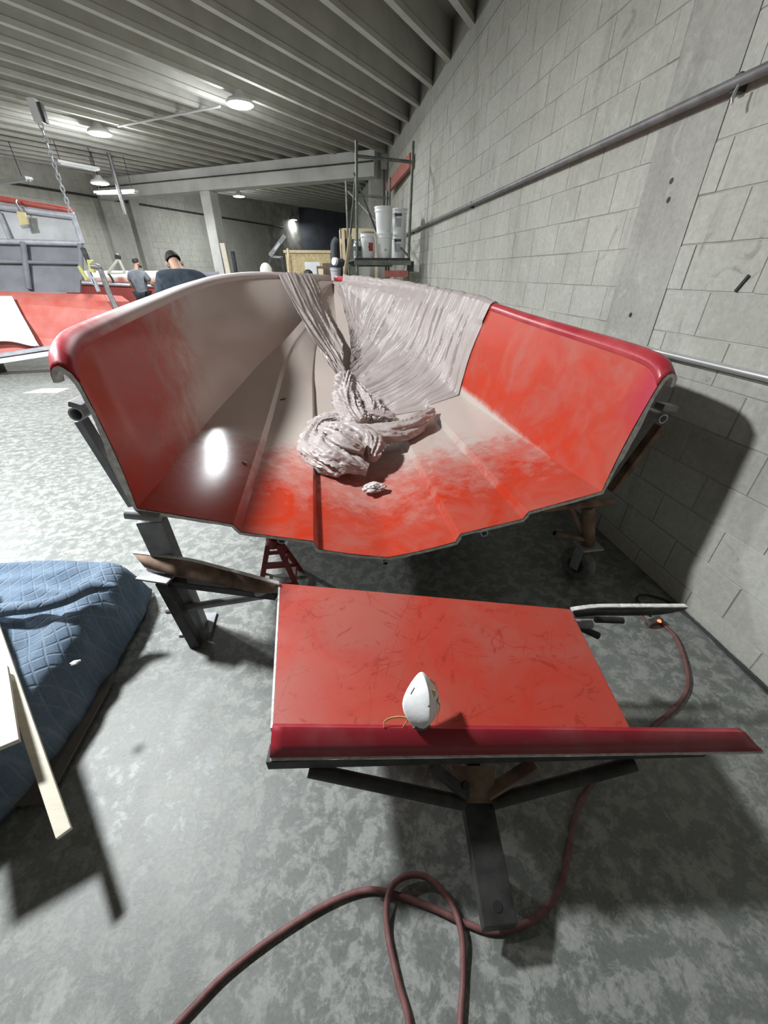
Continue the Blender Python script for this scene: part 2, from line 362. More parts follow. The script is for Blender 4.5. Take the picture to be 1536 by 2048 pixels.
def tag(o, label, cat, group=None):
    o['label'] = label; o['category'] = cat
    if group: o['group'] = group
    return o
def struct(o, label=None, cat=None):
    o['kind'] = 'structure'
    if label: o['label'] = label
    if cat: o['category'] = cat
    return o
def spline(pts, per=8):
    P = [Vector(p) for p in pts]; out = []
    for i in range(len(P) - 1):
        p0 = P[max(i - 1, 0)]; p1 = P[i]; p2 = P[i + 1]; p3 = P[min(i + 2, len(P) - 1)]
        for k in range(per):
            t = k / per
            out.append(0.5 * ((2 * p1) + (p2 - p0) * t + (2 * p0 - 5 * p1 + 4 * p2 - p3) * t * t + (3 * p1 - p0 - 3 * p2 + p3) * t ** 3))
    out.append(P[-1]); return out
def nz(p, s=1.0, o=0.0): return mnoise.noise(Vector((p[0] * s + o, p[1] * s + o * 1.7, p[2] * s - o)))
def ridged(p, s, o=0.0): return 1.0 - abs(nz(p, s, o)) * 2.0

# ------------------------------------------------------------------ lamps (high-bay fittings)
def zc(Y): return 3.90 + 0.03 * (Y - 6.28)          # underside of the joists
def highbay(p, label, watts, size=0.42, spill=0.5):
    t = thing('high_bay_lamp', label, 'lamp', p, 'round high bay lamps under the joists')
    r = size / 2
    MB().lathe([(r, 0.0), (r, 0.03), (r * 0.85, 0.06), (r * 0.5, 0.09), (r * 0.32, 0.16), (0.03, 0.17)], p, n=28).build('housing', M['fixture'], t, smooth=40)
    MB().lathe([(r * 0.88, -0.012), (r * 0.92, 0.004)], p, n=28).build('lens', M['lens'], t)
    MB().tube([p + Vector((0, 0, 0.16)), Vector((p.x, p.y, zc(p.y) + 0.05))], 0.012, 8).build('hanger', M['dark_steel'], t)
    ld = bpy.data.lights.new('lamp_light', 'AREA'); ld.shape = 'DISK'; ld.size = size * 0.85; ld.energy = watts; ld.color = LAMP_COL
    lo = bpy.data.objects.new('lamp_light', ld); col.objects.link(lo); lo.location = p + Vector((0, 0, -0.03)); attach(lo, t)
    # sideways spill of the prismatic bowl
    l2 = bpy.data.lights.new('bowl_spill', 'POINT'); l2.energy = watts * spill; l2.shadow_soft_size = 0.12; l2.color = LAMP_COL
    lo = bpy.data.objects.new('bowl_spill', l2); col.objects.link(lo); lo.location = p + Vector((0, 0, -0.14)); attach(lo, t)
    return t
highbay(KEY, 'high bay lamp over the blue blanket, nearest the camera', KEY_W, 0.46, 0.12)

# ================================================================== THE SETTING
WX = 1.877                                             # face of the right-hand block wall
floor = MB().add([(-16, -6, 0), (WX + 0.3, -6, 0), (WX + 0.3, 34, 0), (-16, 34, 0)], [(0, 1, 2, 3)]).build('floor', M['floor'])
struct(floor, 'grey mottled concrete workshop floor', 'floor')

# ---- right wall: block courses, a flush rendered column, a bond beam
wr = MB().box((WX + 0.154, 14, 2.4), (0.30, 40, 4.8)).build('wall_right', M['mortar'])
struct(wr, 'grey concrete block wall running along the right side', 'wall')
attach(MB().box((WX + 0.005, 2.41, 1.9), (0.016, 0.42, 3.8)).build('rendered_column', M['render']), wr)
attach(MB().box((WX + 0.003, 14, 4.2), (0.02, 40, 0.90)).build('bond_beam', M['render']), wr)
def block_mesh():
    mb = MB(); mb.box((0, 0, 0), (1, 1, 1)); me = bpy.data.meshes.new('block')
    bm = bmesh.new()
    x0 = -0.5
    inset = 0.985
    vs = [bm.verts.new(v) for v in [(0.5, -0.5, -0.5), (0.5, 0.5, -0.5), (0.5, 0.5, 0.5), (0.5, -0.5, 0.5),
          (-0.25, -0.5, -0.5), (-0.25, 0.5, -0.5), (-0.25, 0.5, 0.5), (-0.25, -0.5, 0.5),
          (-0.5, -0.492, -0.484), (-0.5, 0.492, -0.484), (-0.5, 0.492, 0.484), (-0.5, -0.492, 0.484)]]
    for a, b in ((0, 4), (4, 8)):
        for k in range(4):
            k2 = (k + 1) % 4; bm.faces.new((vs[a + k], vs[a + k2], vs[b + k2], vs[b + k]))
    bm.faces.new(vs[8:12]); bm.normal_update(); bmesh.ops.recalc_face_normals(bm, faces=bm.faces); bm.to_mesh(me); bm.free()
    me.materials.append(M['block']); return me
BM = block_mesh()
cand = []
for r in range(-1, 19):
    z0 = 0.12 + 0.2 * r; z1 = z0 + 0.2
    if r == -1: z0 = 0.0
    z1 = min(z1, 3.75)
    off = 1.70 if r % 2 else 1.51
    k = -8
    while True:
        y0 = off + 0.4 * k; y1 = y0 + 0.4; k += 1
        if y0 > 26: break
        for a, b in ((y0, min(y1, 2.20)), (max(y0, 2.62), y1)):
            if b - a < 0.03: continue
            px, py, kk = proj((WX, (a + b) / 2, (z0 + z1) / 2))
            vis = kk > 0.1 and -80 < px < 1620 and -80 < py < 2100 and not (px < 1300 and py > 760)
            cand.append((vis, (b - a) * (z1 - z0) * WX / max(kk, 0.1) ** 3 if vis else 0.0, a, b, z0, z1))
cand.sort(key=lambda c: -c[1])
rest = MB(); J = 0.004
for i, (vis, sz, a, b, z0, z1) in enumerate(cand):
    dx = random.uniform(-0.0010, 0.0010)
    if random.random() < 0.08: dx -= 0.0015
    c = (WX + 0.0108 + dx, (a + b) / 2, (z0 + z1) / 2); s = (0.022, b - a - J, z1 - z0 - J)
    if vis and i < 290:
        o = bpy.data.objects.new('block', BM); col.objects.link(o); o.location = c; o.scale = s; attach(o, wr)
    else: rest.box(c, s)
rest = rest.build('block_courses', M['block'], wr); rest['kind'] = 'stuff'
# anchor holes and stains drilled into the right wall
for (x, y) in [(1262, 630), (1344, 362), (1338, 400)]:
    p = atx(x, y, WX); MB().lathe([(0.014, 0), (0.014, 0.006)], (WX - 0.0035, p.y, p.z), (1, 0, 0), 10).build('anchor_hole', M['black'], wr)
p = atx(1486, 567, WX); MB().bar((WX - 0.004, p.y + 0.018, p.z - 0.032), (WX - 0.004, p.y - 0.016, p.z + 0.032), 0.013, 0.006, up=(1, 0, 0)).build('tar_streak', M['black'], wr)

# ---- long back wall on the left (runs parallel to the joists), end wall, walls behind the camera
BP = Vector((-6.61, 17.9, 0)); BD = Vector((0.42, 0.9075, 0)).normalized(); BN = Vector((BD.y, -BD.x, 0))   # BN points into the hall
def bw(s, z, n=0.0): return BP + BD * s + BN * n + Vector((0, 0, z))
def slab(name, s0, s1, z0, z1, n0, n1, mat, parent=None):
    mb = MB(); poly = [bw(s0, z0, n0), bw(s1, z0, n0), bw(s1, z1, n0), bw(s0, z1, n0)]
    mb.prism(poly, BN * (n1 - n0)); return mb.build(name, mat, parent)
wb = struct(slab('wall_back', -30, 18, 0, 5.2, -0.3, 0, M['mortar']), 'long grey block wall behind the two workers', 'wall')
bb = MB()
for r in range(23):
    for k in range(-18, 30):
        s0 = -10 + 0.4 * k * 1.0 + (0.2 if r % 2 else 0) + 7
        if not (-12 < s0 < 17.5): continue
        bb.prism([bw(s0 + .004, r * .2 + .004, -0.01), bw(s0 + .396, r * .2 + .004, -0.01), bw(s0 + .396, r * .2 + .196, -0.01), bw(s0 + .004, r * .2 + .196, -0.01)], BN * (0.016 + random.uniform(-.002, .002)))
o = bb.build('block_courses', M['block'], wb); o['kind'] = 'stuff'
for s0 in (-0.9, 0.3):
    slab('pier', s0, s0 + 0.40, 0, 4.25, 0.0, 0.12, M['render'], wb)
MB().tube([bw(-5, 3.62, 0.04), bw(11.2, 3.80, 0.04)], 0.03, 8).build('wall_conduit', M['dark_steel'], wb)
e0 = bw(13.5, 0, 0)
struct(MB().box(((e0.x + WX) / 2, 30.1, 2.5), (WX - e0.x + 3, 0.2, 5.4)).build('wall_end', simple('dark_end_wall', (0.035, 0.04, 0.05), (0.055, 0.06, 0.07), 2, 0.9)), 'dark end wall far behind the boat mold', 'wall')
struct(MB().box((-7, -5.6, 2.4), (19, 0.2, 4.8)).build('wall_front', M['render']))
struct(MB().box((-15.9, 6, 2.4), (0.2, 24, 4.8)).build('wall_left', M['render']))

# ---- ceiling slab with precast joists, the cross beam and its column
DJ = Vector((math.sin(math.radians(37.2)), math.cos(math.radians(37.2)), 0))
JD = 0.34
def zq(x, y, dz): return (x, y, zc(y) + dz)
ceil = MB()
ceil.add([zq(-16, -6, JD), zq(WX + .4, -6, JD), zq(WX + .4, 32, JD), zq(-16, 32, JD), zq(-16, -6, JD + .2), zq(WX + .4, -6, JD + .2), zq(WX + .4, 32, JD + .2), zq(-16, 32, JD + .2)],
         [(0, 1, 2, 3), (7, 6, 5, 4), (0, 4, 5, 1), (1, 5, 6, 2), (2, 6, 7, 3), (3, 7, 4, 0)])
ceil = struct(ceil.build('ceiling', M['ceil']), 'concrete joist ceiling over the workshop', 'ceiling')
nrm = Vector((DJ.y, -DJ.x, 0))
def joist(i, yi):
    a = Vector((WX + 0.05, yi + 0.03, 0)); s = 0.0
    while s < 19:
        q = a - DJ * s
        if (q - BP).dot(BN) < 0 or q.y < -5.5 or q.x < -15.8: break
        s += 0.1
    if s < 0.4: return
    b = a - DJ * s; vs = []
    for q in (a, b):
        for w, dz in ((-0.022, JD), (-0.024, 0.075), (-0.040, 0.055), (-0.040, 0.0), (0.040, 0.0), (0.040, 0.055), (0.024, 0.075), (0.022, JD)):
            r = q + nrm * w; vs.append((r.x, r.y, zc(r.y) + dz))
    fs = [(k, k + 1, 8 + k + 1, 8 + k) for k in range(7)] + [tuple(range(8)), tuple(range(8, 16))]
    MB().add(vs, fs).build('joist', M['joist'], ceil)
yi = 6.28 - 0.93 * 7
i = 0
while yi < 29.5:
    joist(i, yi); yi += 0.93; i += 1
B0 = Vector((1.60, 12.53, 0)); B1 = Vector((-6.75, 17.25, 0)); bd = (B1 - B0).normalized(); bn = Vector((bd.y, -bd.x, 0))
bm_ = MB()
for z0, z1, w in ((3.62, 3.88, 0.42), (3.88, 4.12, 0.34)):
    poly = [B0 + bn * w / 2, B0 - bn * w / 2, B1 - bn * w / 2, B1 + bn * w / 2]
    bm_.prism([p + Vector((0, 0, z0)) for p in poly], (0, 0, z1 - z0))
beam = struct(bm_.build('concrete_beam', M['beam']), 'long pale concrete beam crossing under the joists', 'beam')
MB().tube([B0 + bn * -0.23 + Vector((0, 0, 3.90)), B1 + bn * -0.23 + Vector((0, 0, 3.90))], 0.014, 6).build('beam_conduit', M['dark_steel'], beam)
cp = atz(420, 384, 3.62)
cp = B0 + bd * ((cp - B0).dot(bd)); cp.z = 0
R = Matrix((bd, bn, Vector((0, 0, 1)))).transposed()
cl = MB().box(cp + Vector((0, 0, 1.81)), (0.36, 0.36, 3.62), R).build('concrete_column', M['beam'], bevel=0.02)
struct(cl, 'pale square concrete column holding up the beam', 'column')
wp = MB().box((1.68, 12.9, 2.05), (0.5, 0.5, 4.1)).build('wall_pier', M['render']); struct(wp, 'concrete wall pier under the right end of the beam', 'pier')

# ---- more lamps: the five in view and two more of the same row outside the frame
for (x, y, lab) in [(480, 210, 'high bay lamp glowing largest, above the middle of the hull'), (200, 268, 'glowing high bay lamp above the hoist chain'),
                    (478, 393, 'high bay lamp beyond the beam, right of the column'), (587, 440, 'farthest high bay lamp over the dark end of the hall')]:
    p = atz(x, y, 3.9); p = atz(x, y, zc(p.y) - 0.12 - (0.0 if y < 300 else 0.1)); highbay(p, lab, FAR_W * {210: .6, 440: .3}.get(y, 1.0), spill=0.0 if y == 440 else 0.5)
p = atz(200, 367, 3.55); highbay(p, 'high bay lamp just above the short tube light fixture', FAR_W * 0.6)
highbay(Vector((-5.6, 5.2, 3.62)), 'high bay lamp over the bright floor far left of the hull', FAR_W * 2.3, spill=0.2)

# ---- wall services
p0 = atx(1536, 135, WX - 0.05); p1 = atx(820, 465, WX - 0.05)
d = p1 - p0
t = thing('wall_pipe', 'long grey pipe running high along the block wall', 'pipe', (WX - 0.05, p0.y, p0.z))
MB().tube([p0 - d * 0.25, p1 + d * 0.5], 0.021, 12).build('pipe', M['pipe_dark'], t, smooth=60)
for q in (0.02, 0.5, 0.98): MB().box(p0 + d * q + Vector((0.03, 0, 0)), (0.055, 0.03, 0.06)).build('bracket', M['dark_steel'], t)
p = p0 + d * 0.012
MB().tube([p + Vector((-.02, .01, -.02)), p + Vector((-.03, .01, -.06)), p + Vector((-.03, 0, -.08))], 0.006, 6).build('clip', M['chrome'], t)
t = thing('wall_conduit', 'shiny metal conduit low on the block wall behind the hull tip', 'conduit', (WX - 0.03, 1.5, 1.22))
MB().tube([(WX - 0.035, -0.5, 1.222), (WX - 0.035, 5.5, 1.222)], 0.017, 12).build('pipe', M['chrome'], t, smooth=60)
for yy in (0.9, 2.9): MB().box((WX - 0.015, yy, 1.222), (0.04, 0.03, 0.05)).build('strap', M['chrome'], t)

# ================================================================== THE BOAT HULL MOLD
def mono(x, y, q):
    x = np.array(x, float); y = np.array(y, float); h = np.diff(x); d = np.diff(y) / h
    m = np.zeros(len(x)); m[0] = d[0]; m[-1] = d[-1]
    for i in range(1, len(x) - 1): m[i] = 0 if d[i - 1] * d[i] <= 0 else 2 * d[i - 1] * d[i] / (d[i - 1] + d[i])
    i = int(np.clip(np.searchsorted(x, q) - 1, 0, len(x) - 2)); t = (q - x[i]) / h[i]
    return float((2 * t**3 - 3 * t * t + 1) * y[i] + (t**3 - 2 * t * t + t) * h[i] * m[i] + (-2 * t**3 + 3 * t * t) * y[i + 1] + (t**3 - t * t) * h[i] * m[i + 1])
def tab(x, y):
    n = 1200; lo, hi = x[0] - 0.1, x[-1] + 0.1
    lut = [mono(x, y, lo + (hi - lo) * i / n) for i in range(n + 1)]; k = n / (hi - lo)
    def f(q):
        t = min(max((q - lo) * k, 0.0), n - 0.001); i = int(t); return lut[i] + (lut[i + 1] - lut[i]) * (t - i)
    return f
Y0, Y1 = 1.5, 5.36
cen = tab([1.5, 3.5, 5.4], [.235, .20, .14])
phi = tab([1.5, 2.9, 3.7, 4.25, 5.4], [.04, .055, .06, .07, .07])
rimuR = tab([1.5, 1.62, 1.8, 2.6, 3.2, 3.8, 4.3, 4.75, 5.05, 5.25, 5.36], [1.185, 1.20, 1.21, 1.20, 1.19, 1.13, .97, .66, .33, .12, .02])
rimuL = tab([1.5, 1.62, 1.8, 2.6, 3.2, 3.8, 4.3, 4.75, 5.05, 5.25, 5.36], [1.115, 1.15, 1.19, 1.20, 1.19, 1.13, .97, .66, .33, .12, .02])
rimw = tab([1.5, 1.55, 1.62, 1.8, 2.25, 2.9, 3.7, 4.25, 4.7, 5.0, 5.4], [1.285, 1.325, 1.345, 1.36, 1.385, 1.42, 1.475, 1.515, 1.55, 1.56, 1.565])
chu = tab([1.5, 2.2, 3.4, 4.0, 4.5, 4.9, 5.2, 5.36], [1.06, 1.05, .97, .84, .60, .34, .12, .01])
chw = tab([1.5, 2.2, 3.4, 4.0, 4.5, 4.9, 5.2, 5.36], [.725, .70, .71, .79, .95, 1.17, 1.38, 1.50])
s1u = tab([1.5, 3.2, 4.0, 4.5, 4.9, 5.2, 5.36], [.69, .69, .65, .52, .29, .10, .008])
s1w = tab([1.5, 3.2, 4.0, 4.5, 4.9, 5.2, 5.36], [.62, .60, .69, .89, 1.12, 1.34, 1.48])
s2u = tab([1.5, 3.5, 4.2, 4.6, 5.0, 5.2, 5.36], [.355, .355, .345, .30, .17, .06, .005])
s2w = tab([1.5, 3.5, 4.2, 4.6, 5.0, 5.2, 5.36], [.51, .51, .60, .79, 1.08, 1.28, 1.46])
kw = tab([1.5, 3.2, 4.0, 4.5, 4.9, 5.15, 5.36], [.39, .40, .49, .66, .92, 1.17, 1.43])
def hp(u, w, Y): return Vector((cen(Y) + u, Y, w - phi(Y) * u))
def fade(Y): return max(0.0, min(1.0, (5.0 - Y) / 0.9))
def half(Y, side):
    """section from the keel out to the side's top crease: list of (u, w) control points, named breaks"""
    ru = (rimuR if side > 0 else rimuL)(Y); rw = rimw(Y)
    f = fade(Y); st = 0.046 * f; lg = 0.016 * f
    top = (ru - 0.03 * f, rw - 0.05)
    return [(0.0, kw(Y)), (s2u(Y) - lg, s2w(Y) - st), (s2u(Y) + lg * .3, s2w(Y) + 0.002), (s1u(Y) - lg, s1w(Y) - st * .8), (s1u(Y) + lg * .5, s1w(Y) + 0.006), (chu(Y), chw(Y)), top]
def seclist(Y, side, nsub=(8, 2, 6, 2, 6, 14)):
    c = half(Y, side); out = []
    for i in range(len(c) - 1):
        for k in range(nsub[i]):
            t = k / nsub[i]; u = c[i][0] * (1 - t) + c[i + 1][0] * t; w = c[i][1] * (1 - t) + c[i + 1][1] * t
            if i == 5: u -= 0.035 * math.sin(math.pi * t) * (0.3 + 0.7 * min(1, max(0, (Y - 2.2) / 2)))
            if i == 0: w -= 0.006 * math.sin(math.pi * t)
            out.append((u, w))
    out.append(c[-1]); return out
def flange(Y, side):
    ru = (rimuR if side > 0 else rimuL)(Y); rw = rimw(Y); f = fade(Y)
    a = [(ru - 0.03 * f, rw - 0.05), (ru - 0.018 * f, rw - 0.02), (ru + 0.002, rw - 0.002), (ru + 0.014, rw + 0.003), (ru + 0.030, rw - 0.002), (ru + 0.042, rw - 0.014), (ru + 0.047, rw - 0.030), (ru + 0.048, rw - 0.052)]
    return a
NST = 66
stn = [Y0 + (Y1 - Y0) * (i / (NST - 1)) for i in range(NST)]
stn = sorted(set(stn + [1.515, 1.53, 1.55, 1.58]))
hull = thing('boat_hull_mold', 'big red boat hull mold, cut open towards the camera, dusty white inside', 'hull mold', (0.24, 3.4, 0.0))
rows = []; rows_out = []
for Y in stn:
    L_ = [(-u, w) for u, w in seclist(Y, -1)][::-1]; R_ = seclist(Y, 1)[1:]
    sec = L_ + R_; rows.append([hp(u, w, Y) for u, w in sec])
    n = len(sec); oo = []
    for i, (u, w) in enumerate(sec):
        a = sec[max(i - 1, 0)]; b = sec[min(i + 1, n - 1)]; tx, tz = b[0] - a[0], b[1] - a[1]; l = math.hypot(tx, tz) or 1
        oo.append(hp(u + tz / l * 0.016, w - tx / l * 0.016, Y))
    rows_out.append(oo)
shell = MB().grid(rows).build('inner_skin', M['hull'], hull, smooth=22)
MB().grid(rows_out).build('outer_skin', M['fibre_out'], hull, smooth=22, label='dark rough fibreglass back of the hull')
for side in (-1, 1):
    fr = [[hp(side * u, w, Y) for u, w in flange(Y, side)] for Y in stn]
    MB().grid(fr).build('flange', M['crimson'] if side > 0 else M['crimson_chalky'], hull, smooth=50, thick=0.008, label='glossy crimson rolled rim')
# ragged cut edge along the open end
edge_in = [hp(side_u, w, Y0) for side_u, w in ([(-u, w) for u, w in flange(Y0, -1)][::-1] + [(-u, w) for u, w in seclist(Y0, -1)][::-1] + seclist(Y0, 1)[1:] + flange(Y0, 1)[1:])]
eo = []
for i, p in enumerate(edge_in):
    a = edge_in[max(i - 1, 0)]; b = edge_in[min(i + 1, len(edge_in) - 1)]; t_ = (b - a).normalized(); nn = Vector((t_.z, 0, -t_.x))
    th = 0.016 + 0.005 * nz(p, 23)
    zz = p.z
    if 0.80 < zz < 1.12: th += 0.016 * math.sin(math.pi * (zz - .80) / .32)
    eo.append((p, p + nn * th))
e3 = [[a + Vector((0, -0.005 + 0.003 * nz(a, 40), 0)) for a, b in eo], [b + Vector((0, -0.005 + 0.003 * nz(b, 40), 0)) for a, b in eo], [b + Vector((0, 0.03, 0)) for a, b in eo]]
MB().grid(e3).build('cut_edge', M['fibre'], hull, label='ragged pale fibreglass edge')

# ---- support frame under the hull
def hpipe(x, y, Yd, L=1.6, r=0.021, name='frame_pipe', dz=0.0):
    a = aty(x, y, Yd); b = a + Vector((0, L, 0.02 + dz)); MB().pipe(a, b, r, .006).build(name, M['lightsteel'], hull, smooth=60)
hpipe(563, 1081, 1.56, 2.4); hpipe(771, 1127, 1.54, 2.2, 0.019); hpipe(969, 1067, 1.56, 2.4)
hpipe(152, 829, 1.53, 2.2, 0.026); hpipe(1327, 838, 1.60, 2.4, 0.023)
# left: bracket plate, sloping rail, foot plate and leg
a = aty(150, 800, 1.56); b = aty(185, 808, 1.56); MB().bar(a, b + Vector((-.012, 0, 0)), 0.10, 0.022).build('bracket', M['steel'], hull, bevel=0.004)
a = aty(162, 838, 1.58); b = aty(268, 1008, 1.58); MB().bar(a, b, 0.03, 0.055, up=(0, 1, 0)).build('side_rail', M['steel'], hull, bevel=0.004)
a = aty(1318, 812, 1.62); b = aty(1346, 816, 1.62); MB().bar(a, b, 0.06, 0.03).build('bracket', M['steel'], hull, bevel=0.004)
a = aty(1320, 850, 1.64); b = aty(1222, 982, 1.64); MB().bar(a, b, 0.03, 0.05, up=(0, 1, 0)).build('side_rail', M['rust'], hull, bevel=0.004)
a = aty(252, 1027, 1.50); b = aty(322, 1033, 1.50); MB().tube([a, b], 0.023, 12).build('cross_pipe', M['steel'], hull, smooth=60)
pa = aty(302, 1036, 1.54)
leg = MB().prism([(pa.x - .05, 1.50, pa.z), (pa.x + .055, 1.50, pa.z), (pa.x + .075, 1.50, 0.0), (pa.x - .02, 1.50, 0.0)], (0, 0.07, 0)).build('leg', M['steel'], hull, bevel=0.006)
MB().box((pa.x + .03, 1.55, 0.008), (0.16, 0.14, 0.016)).build('foot_plate', M['steel'], hull)
# right: cross pipe, post, stub and caster
a = aty(1082, 1017, 1.54); b = aty(1225, 1003, 1.60); MB().pipe(a, b, 0.020).build('cross_pipe', M['rust'], hull, smooth=60)
wc = atz(1150, 1157, 0.0); wz = 0.105
ptop = aty(1176, 1012, 1.60); pbot = Vector((wc.x + 0.03, wc.y + 0.02, 0.245))
MB().tube([ptop, pbot], 0.033, 12).build('leg', M['rust'], hull, smooth=60)
MB().bar(aty(1140, 1014, 1.62), pbot + Vector((-.02, .02, .02)), 0.03, 0.02).build('leg_brace', M['rust'], hull)
MB().pipe(aty(1109, 1066, 1.60), pbot + Vector((-.01, 0, .03)), 0.015).build('stub_pipe', M['rust'], hull, smooth=60)
MB().box((pbot.x, pbot.y, 0.236), (0.13, 0.11, 0.014)).build('caster_plate', M['steel'], hull, bevel=0.003)
def caster(c, ang):
    ax = Vector((math.cos(ang), math.sin(ang), 0))
    w = MB().lathe([(0.03, -0.028), (0.088, -0.026), (0.103, -0.014), (0.105, 0.0), (0.103, 0.014), (0.088, 0.026), (0.03, 0.028)], c, ax, 28).build('caster_wheel', M['tyre'], hull, smooth=35)
    MB().lathe([(0.05, -0.032), (0.05, 0.032)], c, ax, 20).build('hub', M['dark_steel'], w)
    for s in (-1, 1):
        q = c + ax * (0.042 * s); MB().bar(q + Vector((0, 0, -0.02)), q + Vector((0.0, 0, 0.128)), 0.006, 0.05, up=(-ax.y, ax.x, 0)).build('caster_fork', M['steel'], hull)
caster(Vector((wc.x - 0.0, wc.y + 0.02, wz)), 0.5)
# far legs that carry the bow end
for (x, y, z) in ((-0.55, 4.3, 0.66), (0.95, 4.3, 0.60)):
    MB().tube([(x, y, z + 0.06), (x, y, 0.0)], 0.03, 10).build('leg', M['rust'], hull)
# keel rest beam under the middle
MB().bar((-0.6, 3.3, 0.30), (1.0, 3.3, 0.26), 0.06, 0.06).build('bearer', M['rust'], hull)
for x in (-0.5, 0.9): MB().tube([(x, 3.3, 0.55), (x, 3.3, 0.0)], 0.025, 10).build('leg', M['rust'], hull)

# ---- red jack stand
jc = atz(564, 1147, 0.0); jc = Vector((jc.x, 1.83, 0))
js = thing('jack_stand', 'dark red steel jack stand under the left side of the hull', 'jack stand', jc)
ztop = 0.40
for sx in (-1, 1):
    for sy in (-1, 1):
        MB().bar(jc + Vector((sx * .115, sy * .10, 0)), jc + Vector((sx * .028, sy * .025, ztop - .10)), 0.028, 0.012, up=(0, sy, 0)).build('leg', M['jack'], js)
for z, w in ((0.06, .098), (0.19, .062)):
    for sy in (-1, 1): MB().bar(jc + Vector((-w, sy * w * .87, z)), jc + Vector((w, sy * w * .87, z)), 0.008, 0.026).build('cross_bar', M['jack'], js)
    for sx in (-1, 1): MB().bar(jc + Vector((sx * w, -w * .87, z)), jc + Vector((sx * w, w * .87, z)), 0.008, 0.026).build('cross_bar', M['jack'], js)
MB().lathe([(0.038, ztop - .12), (0.038, ztop - .07), (0.024, ztop - .07), (0.024, ztop)], jc, n=14).build('post', M['jack'], js)
MB().box(jc + Vector((0, 0, ztop + .008)), (0.09, 0.06, 0.016)).build('saddle', M['jack'], js)

# ================================================================== PLASTIC SHEETING IN THE BOW
sheet = thing('plastic_sheet', 'crumpled translucent plastic sheet draped over the bow of the hull mold', 'plastic sheet', (0.25, 3.4, 0.5))
def wrinkle(a, b, amp):
    """sharp fold lines running along b, spread across a"""
    q = a + 0.10 * math.sin(b * 2.1 + a) + 0.05 * nz((a * 2, b * 2.5, 0), 1.0, 3)
    v = 0
    for fr, am, o in ((17, 1.0, 0), (31, .6, 5), (50, .30, 9)):
        n = nz((q * fr * .5, b * 1.4, 0.3), 1.0, o); v += am * (1 - min(1, abs(n) * 3.2)) ** 2
    return amp * v
rr = []
NY, NV = 320, 120
for i in range(NY):
    s = i / (NY - 1); Yb = 3.40 + 1.84 * s
    base = []
    for j in range(NV):
        v = j / (NV - 1)
        Y = Yb
        if v > 0.62: Y = Yb + (3.55 - Yb) * 0.55 * ((v - 0.62) / 0.38) ** 1.4 if Yb > 3.55 else Yb
        fl = flange(Y, 1)[::-1][2:]; c = fl + seclist(Y, 1)[::-1][1:]
        tt = v ** 0.92 * (len(c) - 1.001); k = int(tt); f = tt - k
        u = c[k][0] * (1 - f) + c[k + 1][0] * f; w = c[k][1] * (1 - f) + c[k + 1][1] * f
        # stretched film cuts the corner between the side and the bottom
        A = fl[-1]; K = c[-1]; fr = max(0.0, (v - 0.12) / 0.88); ch = (A[0] * (1 - fr) + K[0] * fr, A[1] * (1 - fr) + K[1] * fr)
        bl = 0.42 * math.sin(math.pi * min(1, fr)) * min(1, s * 2.2)
        base.append((u * (1 - bl) + ch[0] * bl, w * (1 - bl) + ch[1] * bl, Y))
    row = []; win = int(1 + 16 * min(1, s * 4))
    for j in range(NV):
        v = j / (NV - 1)
        h_ = min(win, max(0, j - 18), NV - 1 - j)
        seg = base[j - h_:j + h_ + 1]; u = sum(q[0] for q in seg) / len(seg); w = sum(q[1] for q in seg) / len(seg); Y = base[j][2]
        am = (0.026 + 0.030 * max(0, v - 0.35)) * min(1.0, .35 + s * 5)
        q_ = Y + 0.22 * v + .05 * math.sin(v * 5 + Y * 3)
        g = (0.010 + 0.035 * min(1, s * 6)) - wrinkle(q_, v * .8, am) + 0.30 * wrinkle(q_ * .6 + 7, v * .9, am)
        if v > 0.6: g += (v - 0.6) * 0.08 * (0.5 + ridged((u, Y, w), 7, 2) * .7) * min(1, s * 6)
        if v < 0.14: g = max(g * 0.5, 0.004) + 0.014
        g = max(g, 0.004)
        p = hp(u, w, Y)
        inn = Vector((-0.9, -0.25, 0.30)) if v > 0.14 else Vector((0.0, 0, 0.9)).lerp(Vector((-0.9, -0.25, 0.30)), v / .14)
        if v > 0.45: inn = inn.lerp(Vector((-0.1, -0.3, 0.95)), min(1, (v - .45) / .40))
        row.append(p + inn * g)
    rr.append(row)
MB().grid(rr).build('side_drape', M['plastic'], sheet, smooth=60, thick=0.0015)
# narrow drape hanging from the port rim down to the keel
rr = []
for i in range(60):
    s = i / 59; row = []
    Ya = 4.84 + 0.40 * s; A = hp(-rimuL(Ya) - .03, rimw(Ya) + .010, Ya); Aout = hp(-rimuL(Ya) - .072, rimw(Ya) - .05, Ya)
    Yk = 3.95 + 0.75 * s ** 1.2; K = hp(-0.04 + 0.06 * s, kw(Yk) + 0.13 + .05 * s, Yk)
    for j in range(70):
        v = j / 69
        if v < 0.08: p = Aout.lerp(A, v / .08)
        else:
            t = (v - .08) / .92; p = A.lerp(K, t); p += Vector((-0.05, 0.10, -0.07)) * math.sin(math.pi * t) * (0.4 + .6 * s)
            p += Vector((0.55, -0.6, 0.4)) * (wrinkle(s * 0.75 + 2, t * 1.2, 0.016 + .012 * t))
        row.append(p)
    rr.append(row)
MB().grid(rr).build('port_drape', M['plastic'], sheet, smooth=60, thick=0.0015)
